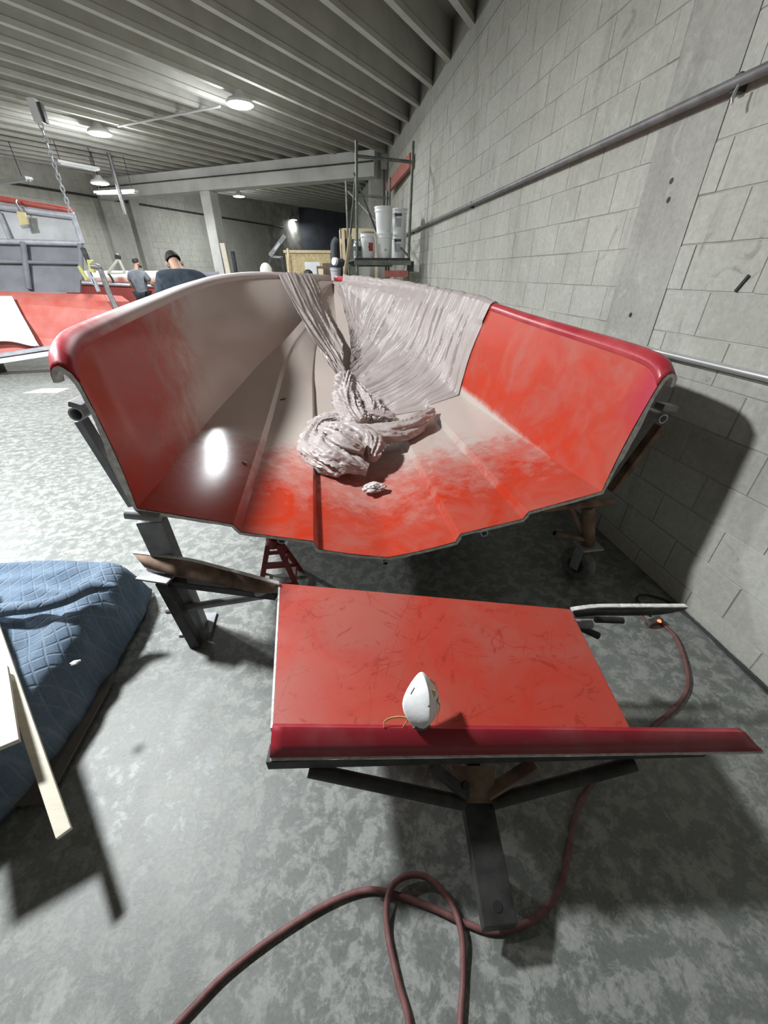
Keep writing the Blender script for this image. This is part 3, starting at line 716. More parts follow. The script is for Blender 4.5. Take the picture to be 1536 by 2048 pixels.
def lump(name, c, rad, rot, seed, amp, parent, mat, n=(70, 110), freq=2.0, flat=None):
    R = Matrix.Rotation(rot, 3, 'Z'); rows = []
    for i in range(n[0] + 1):
        th = math.pi * i / n[0]; row = []
        for j in range(n[1]):
            ph = 2 * math.pi * j / n[1]; q = Vector((math.sin(th) * math.cos(ph), math.sin(th) * math.sin(ph), math.cos(th)))
            e = q + 0.22 * Vector((nz(q, 2.2, seed), nz(q, 2.2, seed + 3), nz(q, 2.2, seed + 6)))
            r = 1 + 0.35 * nz(q, 1.3, seed) + amp * (ridged(e, freq, seed) - .5) + amp * .34 * (ridged((e.x * 2.2, e.y, e.z), freq * 2.1, seed + 1) - .5) + amp * .12 * (ridged(e, freq * 5, seed + 2) - .5)
            p = R @ Vector((q.x * rad[0] * r, q.y * rad[1] * r, q.z * rad[2] * r)) + Vector(c)
            if flat: p.z = max(p.z, flat(p))
            row.append(p)
        rows.append(row)
    return MB().grid(rows, closed=True).build(name, mat, parent, smooth=50)
def hull_floor(p):
    Y = min(max(p.y, Y0), Y1); u = p.x - cen(Y); side = 1 if u >= 0 else -1
    c = half(Y, side); u_ = abs(u)
    for i in range(len(c) - 1):
        if u_ <= c[i + 1][0] or i == len(c) - 2:
            t = (u_ - c[i][0]) / max(1e-5, c[i + 1][0] - c[i][0]); w = c[i][1] + (c[i + 1][1] - c[i][1]) * min(t, 1.0); break
    return w - phi(Y) * u + 0.004
def roll(name, ctrl, rads, seed, n=64, per=18, amp=.36, freq=3.4):
    P = spline(ctrl, per); R_ = [r_ for r_ in spline([Vector((r_, 0, 0)) for r_ in rads], per)]; rows = []; pu = None
    for i, p in enumerate(P):
        t_ = (P[min(i + 1, len(P) - 1)] - P[max(i - 1, 0)]).normalized(); u_ = t_.cross(Vector((0, 0, 1))).normalized(); w_ = u_.cross(t_)
        s_ = i / per; row = []
        for j in range(n):
            a_ = 2 * math.pi * j / n; tw = a_ + .5 * s_
            q = Vector((math.cos(tw) * freq * .55, math.sin(tw) * freq * .55, s_ * .75))
            f1 = 1 - min(1, abs(nz(q, 1.0, seed)) * 2.6); f2 = 1 - min(1, abs(nz((q.x * 2.1, q.y * 2.1, q.z * 1.5), 1.0, seed + 4)) * 2.4); f3 = 1 - min(1, abs(nz((q.x * 4.5, q.y * 4.5, q.z * 3.5), 1.0, seed + 8)) * 2.4)
            rr_ = R_[i].x * (1 + .35 * nz((q.x * .5, q.y * .5, q.z), 1.0, seed + 2) + amp * (f1 - .5) + amp * .45 * (f2 - .5) + amp * .28 * (f3 - .5))
            v_ = p + u_ * math.cos(a_) * rr_ * 1.15 + w_ * math.sin(a_) * rr_ * .85; v_.z = max(v_.z, hull_floor(v_) + .002 * (1 + math.sin(a_ * 3))); row.append(v_)
        rows.append(row)
    mb = MB().grid(rows, closed=True); b0 = len(mb.v); mb.add([P[0], P[-1]], []); nr = len(rows)
    mb.f += [(b0, (j + 1) % n, j) for j in range(n)] + [(b0 + 1, (nr - 1) * n + j, (nr - 1) * n + (j + 1) % n) for j in range(n)]
    return mb.build(name, M['plastic'], sheet, smooth=75)
def bz(x, y, z): return atz(x, y, z)
roll('bundle', [bz(645, 842, .58), bz(628, 880, .57), bz(642, 912, .555), bz(690, 925, .535), bz(735, 940, .49)], [.045, .085, .10, .09, .04], 11.0)
roll('bundle', [bz(642, 860, .62), bz(690, 862, .63), bz(738, 885, .58), bz(744, 918, .53)], [.05, .08, .08, .03], 31.0)
roll('bundle', [bz(652, 882, .60), bz(690, 892, .61), bz(728, 905, .57)], [.05, .085, .05], 131.0)
roll('bundle', [bz(690, 862, .57), bz(745, 872, .555), bz(800, 862, .565), bz(838, 842, .59), bz(862, 822, .60)], [.06, .085, .085, .07, .04], 57.0, amp=.24)
roll('bundle', [bz(618, 852, .58), bz(665, 838, .60), bz(725, 836, .60), bz(790, 836, .60)], [.035, .06, .075, .05], 77.0)
roll('gathered_neck', [bz(692, 752, .80), bz(690, 790, .72), bz(705, 825, .65), bz(725, 850, .59)], [.06, .075, .085, .07], 91.0, freq=6.0, amp=.42)
roll('gathered_neck', [bz(700, 765, .74), bz(730, 795, .69), bz(750, 825, .63), bz(755, 845, .59)], [.05, .06, .07, .05], 97.0, freq=6.0, amp=.42)
c = atz(748, 978, 0.43); o = lump('paper_scrap', c + Vector((0, 0, 0.012)), (0.07, 0.045, 0.026), 0.1, 61.0, 0.35, None, M['rag'], n=(24, 36), freq=3.0, flat=hull_floor)
tag(o, 'crumpled scrap of pale paper lying on the keel line inside the hull', 'paper')

# ================================================================== THE TRANSOM MOLD IN FRONT
ZT = 0.5
BLc, BRc = atz(560, 1166, ZT), atz(1141, 1218, ZT)
FLc, FRc, FEc = atz(545, 1456, ZT), atz(1262, 1458, ZT), atz(1488, 1466, ZT)
tr = thing('transom_mold', 'flat red transom mold panel on a low pipe frame in front of the hull', 'transom mold', (0.35, 0.75, 0.0))
pl = MB().prism([FLc, FRc, BRc, BLc], (0, 0, -0.014)); pl.build('panel', M['transom'], tr, bevel=0.003)
# raw edge strip along the left side of the panel
MB().prism([FLc + Vector((-.006, 0, .001)), BLc + Vector((-.006, 0, .001)), BLc + Vector((.001, 0, .001)), FLc + Vector((.001, 0, .001))], (0, 0, -0.03)).build('raw_edge', M['fibre'], tr)
# front flange: drops and leans towards the camera, right end cut on the slant
FLb, FEb = atz(540, 1514, 0.447), atz(1525, 1500, 0.452)
rows = []
for i in range(41):
    t = i / 40; top = FLc.lerp(FEc, t); bot = FLb.lerp(FEb, t)
    top = top + Vector((0, 0.0, 0.0)); wv = 0.002 * nz(top, 9)
    rows.append([top + Vector((0, 0.012, -0.004)), top + Vector((0, 0, 0.003)), top.lerp(bot, .12) + Vector((0, -.004, .003)), top.lerp(bot, .5) + Vector((0, -.004 + wv, 0)), bot])
MB().grid(rows).build('front_flange', M['crimson_dusty'], tr, smooth=40, thick=0.008, label='dark crimson dusty front lip')
rows = [[FLb.lerp(FEb, i / 30) + Vector((0, -.003, -.003 + .003 * nz((i, 0, 0), .9))), FLb.lerp(FEb, i / 30) + Vector((0, .004, -.014 + .004 * nz((i, 3, 0), .8)))] for i in range(31)]
MB().grid(rows).build('raw_edge', M['fibre'], tr, thick=0.01)
a = FLb + Vector((-.01, .02, -.035)); b = FLb.lerp(FEb, .90) + Vector((0, .03, -.025)); MB().bar(a, b, 0.05, 0.04).build('edge_bearer', M['dark_steel'], tr)
# curved leaves that continue the rear edge to both sides
def leaf(tops, bots, zt, zb, nm, mat):
    tp = spline([atz(x, y, zt) for x, y in tops], 6); bt = spline([atz(x, y, zb) for x, y in bots], 6)
    MB().grid([list(r) for r in zip(tp, bt)]).build(nm, mat, tr, smooth=40, thick=0.014)
    rows = [[p + Vector((0, 0.010, .002)), p + Vector((0, -0.008, .003 + .002 * nz(p, 30)))] for p in tp]
    MB().grid(rows).build('raw_edge', M['fibre'], tr, thick=0.006)
leaf([(268, 1106), (310, 1111), (380, 1121), (440, 1136), (500, 1152), (558, 1168)], [(292, 1134), (330, 1146), (390, 1160), (450, 1172), (500, 1182), (545, 1186)], 0.51, 0.46, 'side_leaf', M['rust'])
leaf([(1143, 1220), (1190, 1214), (1250, 1213), (1310, 1213), (1372, 1213)], [(1150, 1232), (1195, 1230), (1260, 1230), (1315, 1228), (1368, 1217)], 0.50, 0.47, 'side_leaf', M['dark_steel'])
# left frame: angle bar, leg, lower pipe, gusset and short roll of pipe at the corner
def bar_px(a, za, b, zb, w, h, nm, mat, up=(0, 0, 1)): return MB().bar(atz(*a, za), atz(*b, zb), w, h, up).build(nm, mat, tr, bevel=0.003)
bar_px((318, 1160), .40, (552, 1190), .40, .035, .035, 'angle_bar', M['dark_steel'])
bar_px((288, 1143), .435, (350, 1152), .435, .11, .012, 'top_plate', M['steel'])
pL = atz(325, 1160, .42); pB = atz(352, 1215, .12)
MB().bar(pL, Vector((pL.x + .05, pL.y - .02, 0.0)), .05, .05, up=(0, 1, 0)).build('leg', M['dark_steel'], tr, bevel=0.003)
MB().pipe(atz(336, 1221, .16), atz(556, 1186, .33), .019).build('lower_pipe', M['steel'], tr, smooth=60)
MB().tube([atz(512, 1184, .41), atz(552, 1176, .43)], .022, 10).build('end_pipe', M['steel'], tr, smooth=60)
MB().tube(spline([atz(536, 1165, .47), atz(545, 1175, .45), atz(540, 1184, .43)], 4), .006, 6).build('strap', M['scrap'], tr)
# right frame: two open pipe ends, dark rod, lower stub
for (x, y) in ((1184, 1229), (1183, 1248)): 
    e = atz(x, y, .43); MB().pipe(e, e + Vector((-.35, .06, 0)), .017).build('frame_pipe', M['steel'], tr, smooth=60)
MB().tube([atz(1190, 1239, .40), atz(1246, 1241, .40)], .013, 10).build('rod', M['black'], tr, smooth=60)
MB().tube([atz(1150, 1250, .36), atz(1197, 1272, .33)], .015, 10).build('stub_pipe', M['dark_steel'], tr, smooth=60)
# braces running to the hub, hub plate and the drawbar that points at the camera
hub = atz(955, 1598, 0.24)
for (x, y, z, tx, ty) in ((618, 1540, .37, 928, 1606), (1268, 1527, .37, 984, 1604)):
    MB().tube([atz(x, y, z), atz(tx, ty, .25)], .020, 12).build('brace_pipe', M['dark_steel'], tr, smooth=60)
bar_px((1070, 1526), .37, (975, 1588), .27, .035, .02, 'brace_bar', M['rust'])
bar_px((860, 1528), .37, (935, 1592), .27, .03, .02, 'brace_bar', M['dark_steel'])
hb = [atz(905, 1532, .35), atz(990, 1532, .35), atz(988, 1604, .25), atz(924, 1604, .25)]
MB().prism(hb, (0, 0, -.012)).build('hub_plate', M['rust'], tr)
e = atz(932, 1571, .302); MB().lathe([(.011, -.002), (.011, .003)], e, (0, -.6, .8), 14).build('bolt_hole', M['black'], tr)
tg = [atz(926, 1600, .245), atz(986, 1600, .245), atz(1036, 1848, .11), atz(968, 1856, .11)]
MB().prism(tg, (0, 0, -.05)).build('drawbar', M['dark_steel'], tr, bevel=0.003)
nt = (tg[1] - tg[0]).cross(tg[3] - tg[0]).normalized(); nt = nt if nt.z > 0 else -nt; ct = ((tg[0] + tg[1]) / 2).lerp((tg[2] + tg[3]) / 2, .86)
MB().lathe([(.013, -.002), (.013, .0012)], ct, nt, 16).build('pin_hole', M['black'], tr)
q = atz(975, 1700, .19); MB().bar((q.x, q.y, .15), (q.x, q.y, 0), .04, .04, up=(0, 1, 0)).build('leg', M['dark_steel'], tr)
for (x, y) in ((.05, 1.05), (.80, .85)):
    MB().tube([(x, y, ZT - .02), (x, y, 0)], .02, 10).build('leg', M['dark_steel'], tr)
MB().bar((.05, 1.05, .42), (.80, .85, .42), .04, .04).build('under_bearer', M['dark_steel'], tr)
MB().bar((.42, .95, .40), hub + Vector((0, .02, .0)), .04, .05).build('under_bearer', M['dark_steel'], tr)

# ---- dust mask on the panel
mc = atz(848, 1440, ZT + .0)
mk = thing('dust_mask', 'white dust mask with yellow elastic straps lying on the red panel', 'mask', (mc.x, mc.y, ZT))
AX = Vector((0.22, -0.72, 0.66)).normalized()      # where the outside of the cup points
UPm = Vector((0.16, 0.50, 0.85)); UPm = (UPm - AX * UPm.dot(AX)).normalized(); SD = UPm.cross(AX)
ctr = Vector((mc.x - .004, mc.y + .012, ZT + .066))
def cupoint(r, a, inn=0.0):
    # tent-shaped cup: pointed at the nose, creased down the middle
    ry = 0.080 if math.sin(a) > 0 else 0.070
    sx = math.cos(a) * r; sy = math.sin(a) * r; pinch = 1 - 0.50 * max(0, sy) ** 1.5 - .25 * max(0, -sy) ** 2
    ax_ = abs(sx) / max(.15, math.sqrt(max(.02, 1 - sy * sy)))
    dep = (0.052 - inn) * (1 - min(1, ax_) ** 1.15) * (1 - abs(sy) ** 3)
    return ctr + SD * (sx * .058 * pinch) + UPm * (sy * ry) + AX * (dep - 0.010)
MB().grid([[cupoint(max(.02, i / 14), 2 * math.pi * j / 40) for j in range(40)] for i in range(15)], closed=True).build('cup', M['mask'], mk, smooth=35, thick=0.0025)
MB().grid([[cupoint(max(.02, i / 14) * .985, 2 * math.pi * j / 40, .006) for j in range(40)] for i in range(15)], closed=True).build('lining', M['mask_in'], mk, smooth=80)
MB().tube([cupoint(.96, -math.pi / 2 + q, .004) - AX * .004 for q in (-.5, -.25, 0, .25, .5)], .008, 8).build('nose_foam', M['foam'], mk)
def strap(pts):
    P = spline(pts, 6); MB().grid([[p + Vector((0, 0, .004)), p - Vector((0, 0, .004))] for p in P]).build('strap', M['yellow'], mk, smooth=60, thick=.0012)
def px_on(x, y, z): return atz(x, y, z)
strap([cupoint(.75, -.45), px_on(838, 1425, ZT + .05), px_on(822, 1436, ZT + .035), px_on(800, 1434, ZT + .03), px_on(780, 1437, ZT + .024), px_on(768, 1445, ZT + .018), px_on(768, 1455, ZT + .008)])
strap([cupoint(.8, -.55), px_on(825, 1434, ZT + .035), px_on(814, 1443, ZT + .02), px_on(806, 1454, ZT + .008)])
strap([cupoint(.98, .15) , px_on(876, 1404, ZT + .07), px_on(880, 1412, ZT + .06), px_on(876, 1430, ZT + .035), px_on(872, 1452, ZT + .008)])
strap([cupoint(.98, .9), cupoint(1.04, .4), px_on(862, 1420, ZT + .06), px_on(859, 1453, ZT + .01)])
MB().box(cupoint(.55, .72) + AX * .002, (.012, .016, .006), Matrix((SD, UPm, AX)).transposed()).build('strap_tab', M['yellow'], mk)
for q in range(5): MB().box(cupoint(.80, 2.45 + q * .06) + AX * .002, (.003, .004, .002), Matrix((SD, UPm, AX)).transposed()).build('print_mark', M['ink'], mk)

# ================================================================== HOSE AND CABLES ON THE FLOOR
RH = 0.0088
def onfloor(pts, z): return [atz(x, y, z) for x, y in pts]
hp_ = [(1322, 1246), (1352, 1275), (1372, 1330), (1375, 1375), (1350, 1415), (1310, 1450), (1265, 1500), (1190, 1560), (1155, 1620), (1140, 1690), (1122, 1770), (1090, 1820), (1045, 1850), (985, 1862), (930, 1846), (870, 1818), (800, 1792), (735, 1780), (660, 1805), (560, 1865), (460, 1940), (390, 2010), (320, 2090), (300, 2160), (420, 2240), (640, 2230), (780, 2150), (818, 2060), (795, 1960), (776, 1870), (773, 1810), (790, 1768), (828, 1752), (865, 1765), (902, 1810), (922, 1870), (926, 1950), (920, 2050), (915, 2150)]
P = [atz(x, y, RH) for x, y in hp_]
for i in range(29, 37): P[i].z += .012 if 29 < i < 36 else 0.0
pts = spline(P, 7)
for p in pts: p.z = max(p.z, RH)
ho = MB().tube(pts, RH, 10).build('air_hose', M['hose'], smooth=70); tag(ho, 'maroon rubber hose snaking over the floor under the transom mold', 'hose')
pg = thing('cord_plug', 'dark extension plug with glowing orange light by the wall', 'plug', atz(1316, 1246, 0))
q = atz(1310, 1246, .02); MB().bar(q + Vector((-.045, 0, 0)), q + Vector((.05, .02, 0)), .036, .032).build('body', M['plug'], pg, bevel=.008)
MB().lathe([(.011, 0), (.008, .006)], q + Vector((.015, -.004, .016)), (0, 0, 1), 12).build('indicator', M['plug_lit'], pg)
MB().tube(spline([q + Vector((-.045, 0, 0)), atz(1290, 1240, .012), atz(1278, 1225, .012), atz(1275, 1205, .012)], 5), .006, 8).build('lead', M['hose'], pg, smooth=60)
def cable(pts, lab, r=.006):
    P = spline([atz(x, y, r) for x, y in pts], 6)
    for p in P: p.z = r; p.x = min(p.x, WX - .02)
    tag(MB().tube(P, r, 8).build('power_cable', M['black'], smooth=70), lab, 'cable')
cable([(1300, 1232), (1275, 1200), (1285, 1190), (1320, 1196), (1350, 1212), (1385, 1240), (1420, 1268), (1450, 1300), (1500, 1345), (1560, 1395)], 'black cable looping near the plug then following the wall foot')
cable([(1290, 1190), (1330, 1200), (1362, 1216), (1400, 1252), (1432, 1285), (1470, 1322), (1535, 1385), (1570, 1415)], 'second thinner black cable along the wall foot', .005)

# ================================================================== MOVING BLANKET PILE ON THE LEFT
bl = thing('moving_blanket', 'blue quilted moving blanket spread over a low pile on the left', 'blanket', (-1.7, 1.2, 0))
rows = []
NXb, NYb = 110, 120
for i in range(NYb):
    t = i / (NYb - 1); row = []
    Yc = 0.40 + 1.42 * t
    xr = mono([0.40, 0.75, 1.0, 1.27, 1.65, 1.82], [-1.25, -1.20, -1.115, -1.10, -1.08, -1.12], Yc)   # foot line of the right side
    for j in range(NXb):
        s = j / (NXb - 1)
        if s < 0.25:                                     # side that hangs to the floor
            q = s / .25; z = 0.02 + 0.335 * (1 - (1 - q) ** 1.0); x = xr - 0.03 * q - .05 * q ** 3
            if q > .75: x -= 0.05 * ((q - .75) / .25) ** 2; z -= .02 * ((q - .75) / .25) ** 2
        else:
            q = (s - .25) / .75; x = xr - 0.13 - 1.25 * q; z = 0.335 + 0.030 * math.sin(min(1, q * 4) * math.pi / 2) + .02 * nz((x, Yc, 0), 2.0)
        p = Vector((x, Yc, z))
        ed = max(0.0, (t - 0.93) / .07); ed2 = max(0.0, (0.10 - t) / .10)
        if ed: p.z -= (p.z - .02) * ed ** 2 * .9; p.y += .03 * ed
        if ed2: p.z -= (p.z - .02) * ed2 ** 1.6
        cr = ridged((p.x * 1.0, p.y * 2.6, p.z), 2.3, 4) ; cr = max(0, cr - .55)
        am = .050 if s > .25 else .030
        p.z += am * cr * (1.0 if not ed else .3); p.x += am * .5 * nz(p, 6, 8)
        if s < .28: p.x += .012 * nz((0, p.y * 14, p.z * 3), 1, 2)
        row.append(p)
    rows.append(row)
MB().grid(rows).build('quilt', M['blanket'], bl, smooth=70, thick=.008)
# thick rolled fold of the blanket lying along the far end
fold = spline([atz(-60, 1230, .41), atz(20, 1218, .42), atz(80, 1212, .41), atz(135, 1196, .40), atz(180, 1174, .385), atz(235, 1172, .37)], 8)
MB().tube(fold, [(.030 + .008 * nz(p, 7)) * min(1.0, .15 + (len(fold) - 1 - i_) / 9) for i_, p in enumerate(fold)], 12).build('rolled_fold', M['blanket'], bl, smooth=80)
# tear in the quilt showing batting
lump('tear', atz(150, 1325, .36), (.016, .010, .006), .3, 71, .4, bl, M['scrap'], n=(10, 14))
# things around the pile
sh = MB().prism([atz(233, 1347, .034), atz(90, 1608, .034), atz(-60, 1615, .034), atz(20, 1347, .034)], (0, 0, -.010)); o = sh.build('hardboard_sheet', M['panel_brown']); tag(o, 'thin brown hardboard sheet sticking out from under the blue blanket', 'board')
for (x, y) in ((90, 1560), (190, 1380)): 
    q = atz(x, y, .012); tag(MB().box((q.x - .03, q.y, .012), (.06, .10, .022)).build('timber_offcut', M['darkwood']), 'short timber block propping the brown sheet ' + ('near its front corner' if y > 1500 else 'near its back corner'), 'block')
pe = atz(129, 1668, .24); ps = atz(-10, 1262, .43)
dirp = (ps - pe).normalized(); sdp = dirp.cross(Vector((0, 0, 1))).normalized()
tag(MB().bar(pe, ps + dirp * .4, .036, .018).build('pine_batten', M['board'], bevel=.002), 'long narrow pale pine batten slanting across the blue blanket', 'batten')
o = MB().prism([atz(37, 1478, .415), atz(14, 1330, .425), atz(-160, 1300, .425), atz(-160, 1560, .415)], (0, 0, -.016)).build('plywood_offcut', M['board']); tag(o, 'pale plywood offcut lying on the blanket beside the batten', 'board')
# small scraps
q = atz(88, 785, .0); o = MB().prism([q + Vector((-.30, 0, 0)), q + Vector((.22, -.05, 0)), q + Vector((.26, .22, 0)), q + Vector((-.17, .25, 0))], (0, 0, .004)).build('paper_sheet', M['scrap'])
tag(o, 'sheet of pale paper lying on the bright floor left of the hull', 'paper')
def chip(x, y, z, r, nm, mat, lab):
    c_ = atz(x, y, z); c_.z = max(hull_floor(c_), .0); o_ = lump(nm, c_, r, .7, 5.0 + x, .4, None, mat, n=(10, 14)); tag(o_, lab, 'debris')
chip(493, 945, .60, (.010, .022, .006), 'filler_chip', M['scrap'], 'small white chip of filler on the left strake of the hull')
chip(566, 803, .60, (.035, .012, .004), 'dry_leaf', M['darkwood'], 'small dark leaf lying on the dusty hull bottom')

# ================================================================== SCAFFOLD TOWER AND WHAT STANDS ON IT
YA, YB = 8.1, 10.2
sf = thing('scaffold_tower', 'dark green steel scaffold tower against the block wall behind the hull', 'scaffold', (1.1, 9.1, 0))
XL, XR = 0.63, 1.59
def spost(x, y, ztop, lean=0.0):
    MB().tube([(x, y, 0), (x + lean, y, ztop)], 0.024, 10).build('post', M['scaf'], sf, smooth=60)
spost(XL - .02, YA, 3.34, .10); spost(XR - .03, YA, 3.36, .05); spost(XL, YB, 3.18, .03); spost(XR - .06, YB, 3.25, .03)
spost(XR - .12, YB, 3.05, .03)
def sbar(a, b, r=.018, nm='brace'): MB().tube([a, b], r, 8).build(nm, M['scaf'], sf, smooth=60)
sbar((XL + .06, YA, 3.16), (XR + .02, YA, 3.11), .022, 'rail'); sbar((XL, YB, 2.98), (XR - .05, YB, 2.92), .022, 'rail')
sbar((XL + .06, YB, 3.02), (XR - .02, YA, 1.86)); sbar((XL + .03, YA, 2.95), (XR - .1, YB, 1.9))
sbar((XL + .05, YA + .02, 2.9), (XL + .02, YB, 1.9)); sbar((XL, YA, 1.6), (XR, YA, .5)); sbar((XL, YB, 2.2), (XL + .35, YB, 2.2), .015); sbar((XL + .30, YB, 2.3), (XL + .30, YB, 1.8), .02, 'post')
ZP = 1.82
dk = MB().box(((XL + XR) / 2, (YA + YB) / 2, ZP - .02), (XR - XL + .02, YB - YA + .2, .035)); dk.build('deck', M['dark_steel'], sf)
for yy in (YA, YB):
    MB().box(((XL + XR) / 2, yy - .12, ZP - .075), (XR - XL + .04, .05, .07)).build('deck_bearer', M['scaf'], sf)
MB().box((XR - .22, YA - .02, ZP - .24), (.42, .08, .10)).build('cross_beam', M['redsteel'], sf)
MB().box((XR + .03, YA - .03, ZP - .13), (.10, .10, .16)).build('clamp', M['dark_steel'], sf)

def bucket(name, c, r0, r1, h, lab, grp, band=None, mat='bucket', lidmat=None, mark=None):
    t = thing(name, lab, 'bucket', c, grp)
    MB().lathe([(r0 * .97, 0), (r0, .012), (r1 * .97, h * .80), (r1 * 1.04, h * .80), (r1 * 1.04, h * .84), (r1, h * .86), (r1 * 1.02, h * .95)], c, n=28).build('body', M[mat], t, smooth=40)
    MB().lathe([(r1 * 1.05, h * .93), (r1 * 1.06, h * .99), (r1 * .98, h), (r1 * .6, h * .992)], c, n=28).build('lid', M[lidmat or mat], t, smooth=40)
    dirc = Vector((-c[0], -c[1], 0)).normalized()
    def patch(ang, w, z0, z1, m, nm='print'):
        rows = []
        for k in range(9):
            a = math.atan2(dirc.y, dirc.x) + ang + w * (k / 8 - .5)
            rows.append([Vector(c) + Vector((math.cos(a) * (r0 + (r1 - r0) * (z / (h * .8)) + .002), math.sin(a) * (r0 + (r1 - r0) * (z / (h * .8)) + .002), z)) for z in (z0, z1)])
        MB().grid(rows).build(nm, M[m], t, thick=.001)
    if band: 
        for b in band: patch(*b)
    if mark:
        for q in range(6): patch(.1 + .10 * (q % 3), .05, h * (.28 + .05 * (q // 3)), h * (.31 + .05 * (q // 3)), 'ink')
    return t
B1 = Vector((1.16, YA + .12, ZP)); hB = .365
bucket('plastic_bucket', B1, .125, .15, hB, 'plain white bucket under another one, left stack on the scaffold', 'white buckets on the scaffold deck', mark=True)
bucket('plastic_bucket', B1 + Vector((-.005, 0, hB)), .125, .15, hB, 'plain white bucket on top of the left stack on the scaffold', 'white buckets on the scaffold deck')
B2 = Vector((1.46, YA + .32, ZP)); bd_ = [(-.15, .9, .25, .285, 'ink'), (-.15, .8, .10, .22, 'greybucket')]
bucket('plastic_bucket', B2, .115, .135, hB, 'labelled white bucket under another one, stack nearest the wall', 'white buckets on the scaffold deck', band=bd_)
bucket('plastic_bucket', B2 + Vector((.005, 0, hB)), .115, .135, hB, 'labelled white bucket topping the stack nearest the wall', 'white buckets on the scaffold deck', band=bd_)
bucket('paint_can', Vector((.865, YA + .10, ZP)), .105, .12, .38, 'white paint pail with grey lid and red star print on the scaffold', None, band=[(.55, .75, .10, .22, 'red_print', 'star_print'), (.25, .35, .15, .165, 'ink')], lidmat='greylid')
jg = thing('solvent_jug', 'small white jug with dark label behind the scaffold post', 'jug', (.685, YA + .12, ZP))
MB().lathe([(.065, 0), (.068, .02), (.068, .19), (.05, .23), (.022, .26), (.022, .29)], (.685, YA + .12, ZP), n=20).build('body', M['bucket'], jg, smooth=40)
MB().lathe([(.069, .10), (.069, .17)], (.685, YA + .12, ZP), n=20).build('label_band', M['ink'], jg)
MB().lathe([(.069, .02), (.069, .095)], (.685, YA + .12, ZP), n=20).build('label_band', M['greylid'], jg)
MB().tube(spline([(.645, YA + .03, ZP + .20), (.625, YA + .02, ZP + .24), (.655, YA + .03, ZP + .27)], 4), .009, 8).build('handle', M['bucket'], jg)
# yellow timber box and boards beside the tower
tb = thing('timber_crate', 'open yellow timber crate standing behind the scaffold post', 'crate', (.85, 10.9, 0))
a = aty(680, 457, 10.85); b = aty(757, 468, 10.85)
MB().box(((a.x + b.x) / 2, 10.9, a.z - .09), (b.x - a.x, .05, .20)).build('board', M['timber'], tb)
MB().box((a.x + .03, 11.2, a.z - .30), (.05, .65, .62)).build('side_board', M['timber'], tb)
MB().box((a.x + .06, 10.83, 1.22), (.07, .07, 2.44)).build('upright', M['timber'], tb)
MB().box((b.x - .05, 10.9, 1.15), (.06, .06, 2.3)).build('upright', M['timber'], tb)
o = MB().bar(aty(684, 548, 7.8), aty(701, 470, 7.95), .12, .03, up=(0, 1, 0)); a = aty(684, 548, 7.8)
o = MB().bar(Vector((a.x - .32, 7.55, 0)), aty(701, 470, 7.95), .16, .022, up=(-1, .3, .1)); tag(o.build('leaning_board', M['timber']), 'wide pale board leaning beside the scaffold post', 'board')
# red steel channel and box up on the wall
o = MB().bar(aty(775, 378, 11.6), aty(822, 320, 9.2), .06, .20); tag(o.build('wall_channel', M['redsteel']), 'faded red steel channel fixed high on the wall behind the scaffold', 'channel')
jb = thing('junction_box', 'small grey junction box on the wall pier above the buckets', 'junction box', (1.40, 12.5, 3.5))
q = aty(768, 331, 12.55); MB().box(q, (.16, .12, .16)).build('box', M['render'], jb); MB().tube([q + Vector((0, 0, -.08)), Vector((q.x, q.y, 2.0))], .02, 8).build('conduit', M['dark_steel'], jb)

# ================================================================== CLUTTER BEHIND THE HULL
YO = 12.0
ob = thing('strand_board_box', 'big low crate of yellow strand board under the dark end of the hall', 'crate', (-.3, 12.3, 0))
a = aty(570, 503, YO); b = aty(660, 503, YO)
MB().box(((a.x + b.x) / 2, YO, (a.z - .03) / 2), (b.x - a.x, .03, a.z - .03)).build('side_panel', M['osb'], ob)
MB().box(((a.x + b.x) / 2, YO + .02, a.z), (b.x - a.x + .08, .14, .06)).build('top_rail', M['timber'], ob)
for x in (a.x + .05, b.x - .05): MB().box((x, YO + .6, a.z / 2), (.05, 1.2, a.z)).build('end_panel', M['osb'], ob)
o = MB().tube(spline([Vector((aty(578, 545, 11.6).x, 11.5, 0)), aty(578, 545, 11.6), aty(577, 515, 11.7), aty(575, 497, 11.75)], 4), .025, 8); tag(o.build('wooden_pole', M['timber']), 'thin wooden pole leaning on the strand board crate', 'pole')
o = MB().box((aty(624, 524, 11.2).x, 11.2, aty(624, 524, 11.2).z / 2), (.36, .02, aty(624, 524, 11.2).z)); ws = o.build('display_board', M['whitepaper']); tag(ws, 'white square panel standing against the strand board crate', 'panel')
o = MB().lathe([(.10, .0), (.12, .1), (.10, .2), (.04, .24)], (aty(616, 545, 10.8).x, 10.8, 1.42), n=16); tag(o.build('black_tub', M['black'], smooth=50), 'black round tub in front of the white panel', 'tub')
wbn = thing('work_bench', 'low work bench behind the bow carrying tubs and boxes', 'bench', (.1, 10.4, 0))
MB().box((-.13, 10.3, 1.40), (1.2, 1.3, .04)).build('top', M['darkwood'], wbn)
for x in (-.65, .40):
    for y in (9.75, 10.85): MB().box((x, y, .69), (.07, .07, 1.38)).build('leg', M['darkwood'], wbn)
q = aty(641, 536, 10.1); cb = thing('framed_box', 'small dark framed box with yellow front on the bench', 'box', (q.x, 10.1, 1.42))
MB().box((q.x, 10.16, 1.57), (.17, .12, .30)).build('frame', M['darkwood'], cb); MB().box((q.x, 10.095, 1.56), (.11, .01, .22)).build('front', M['timber'], cb)
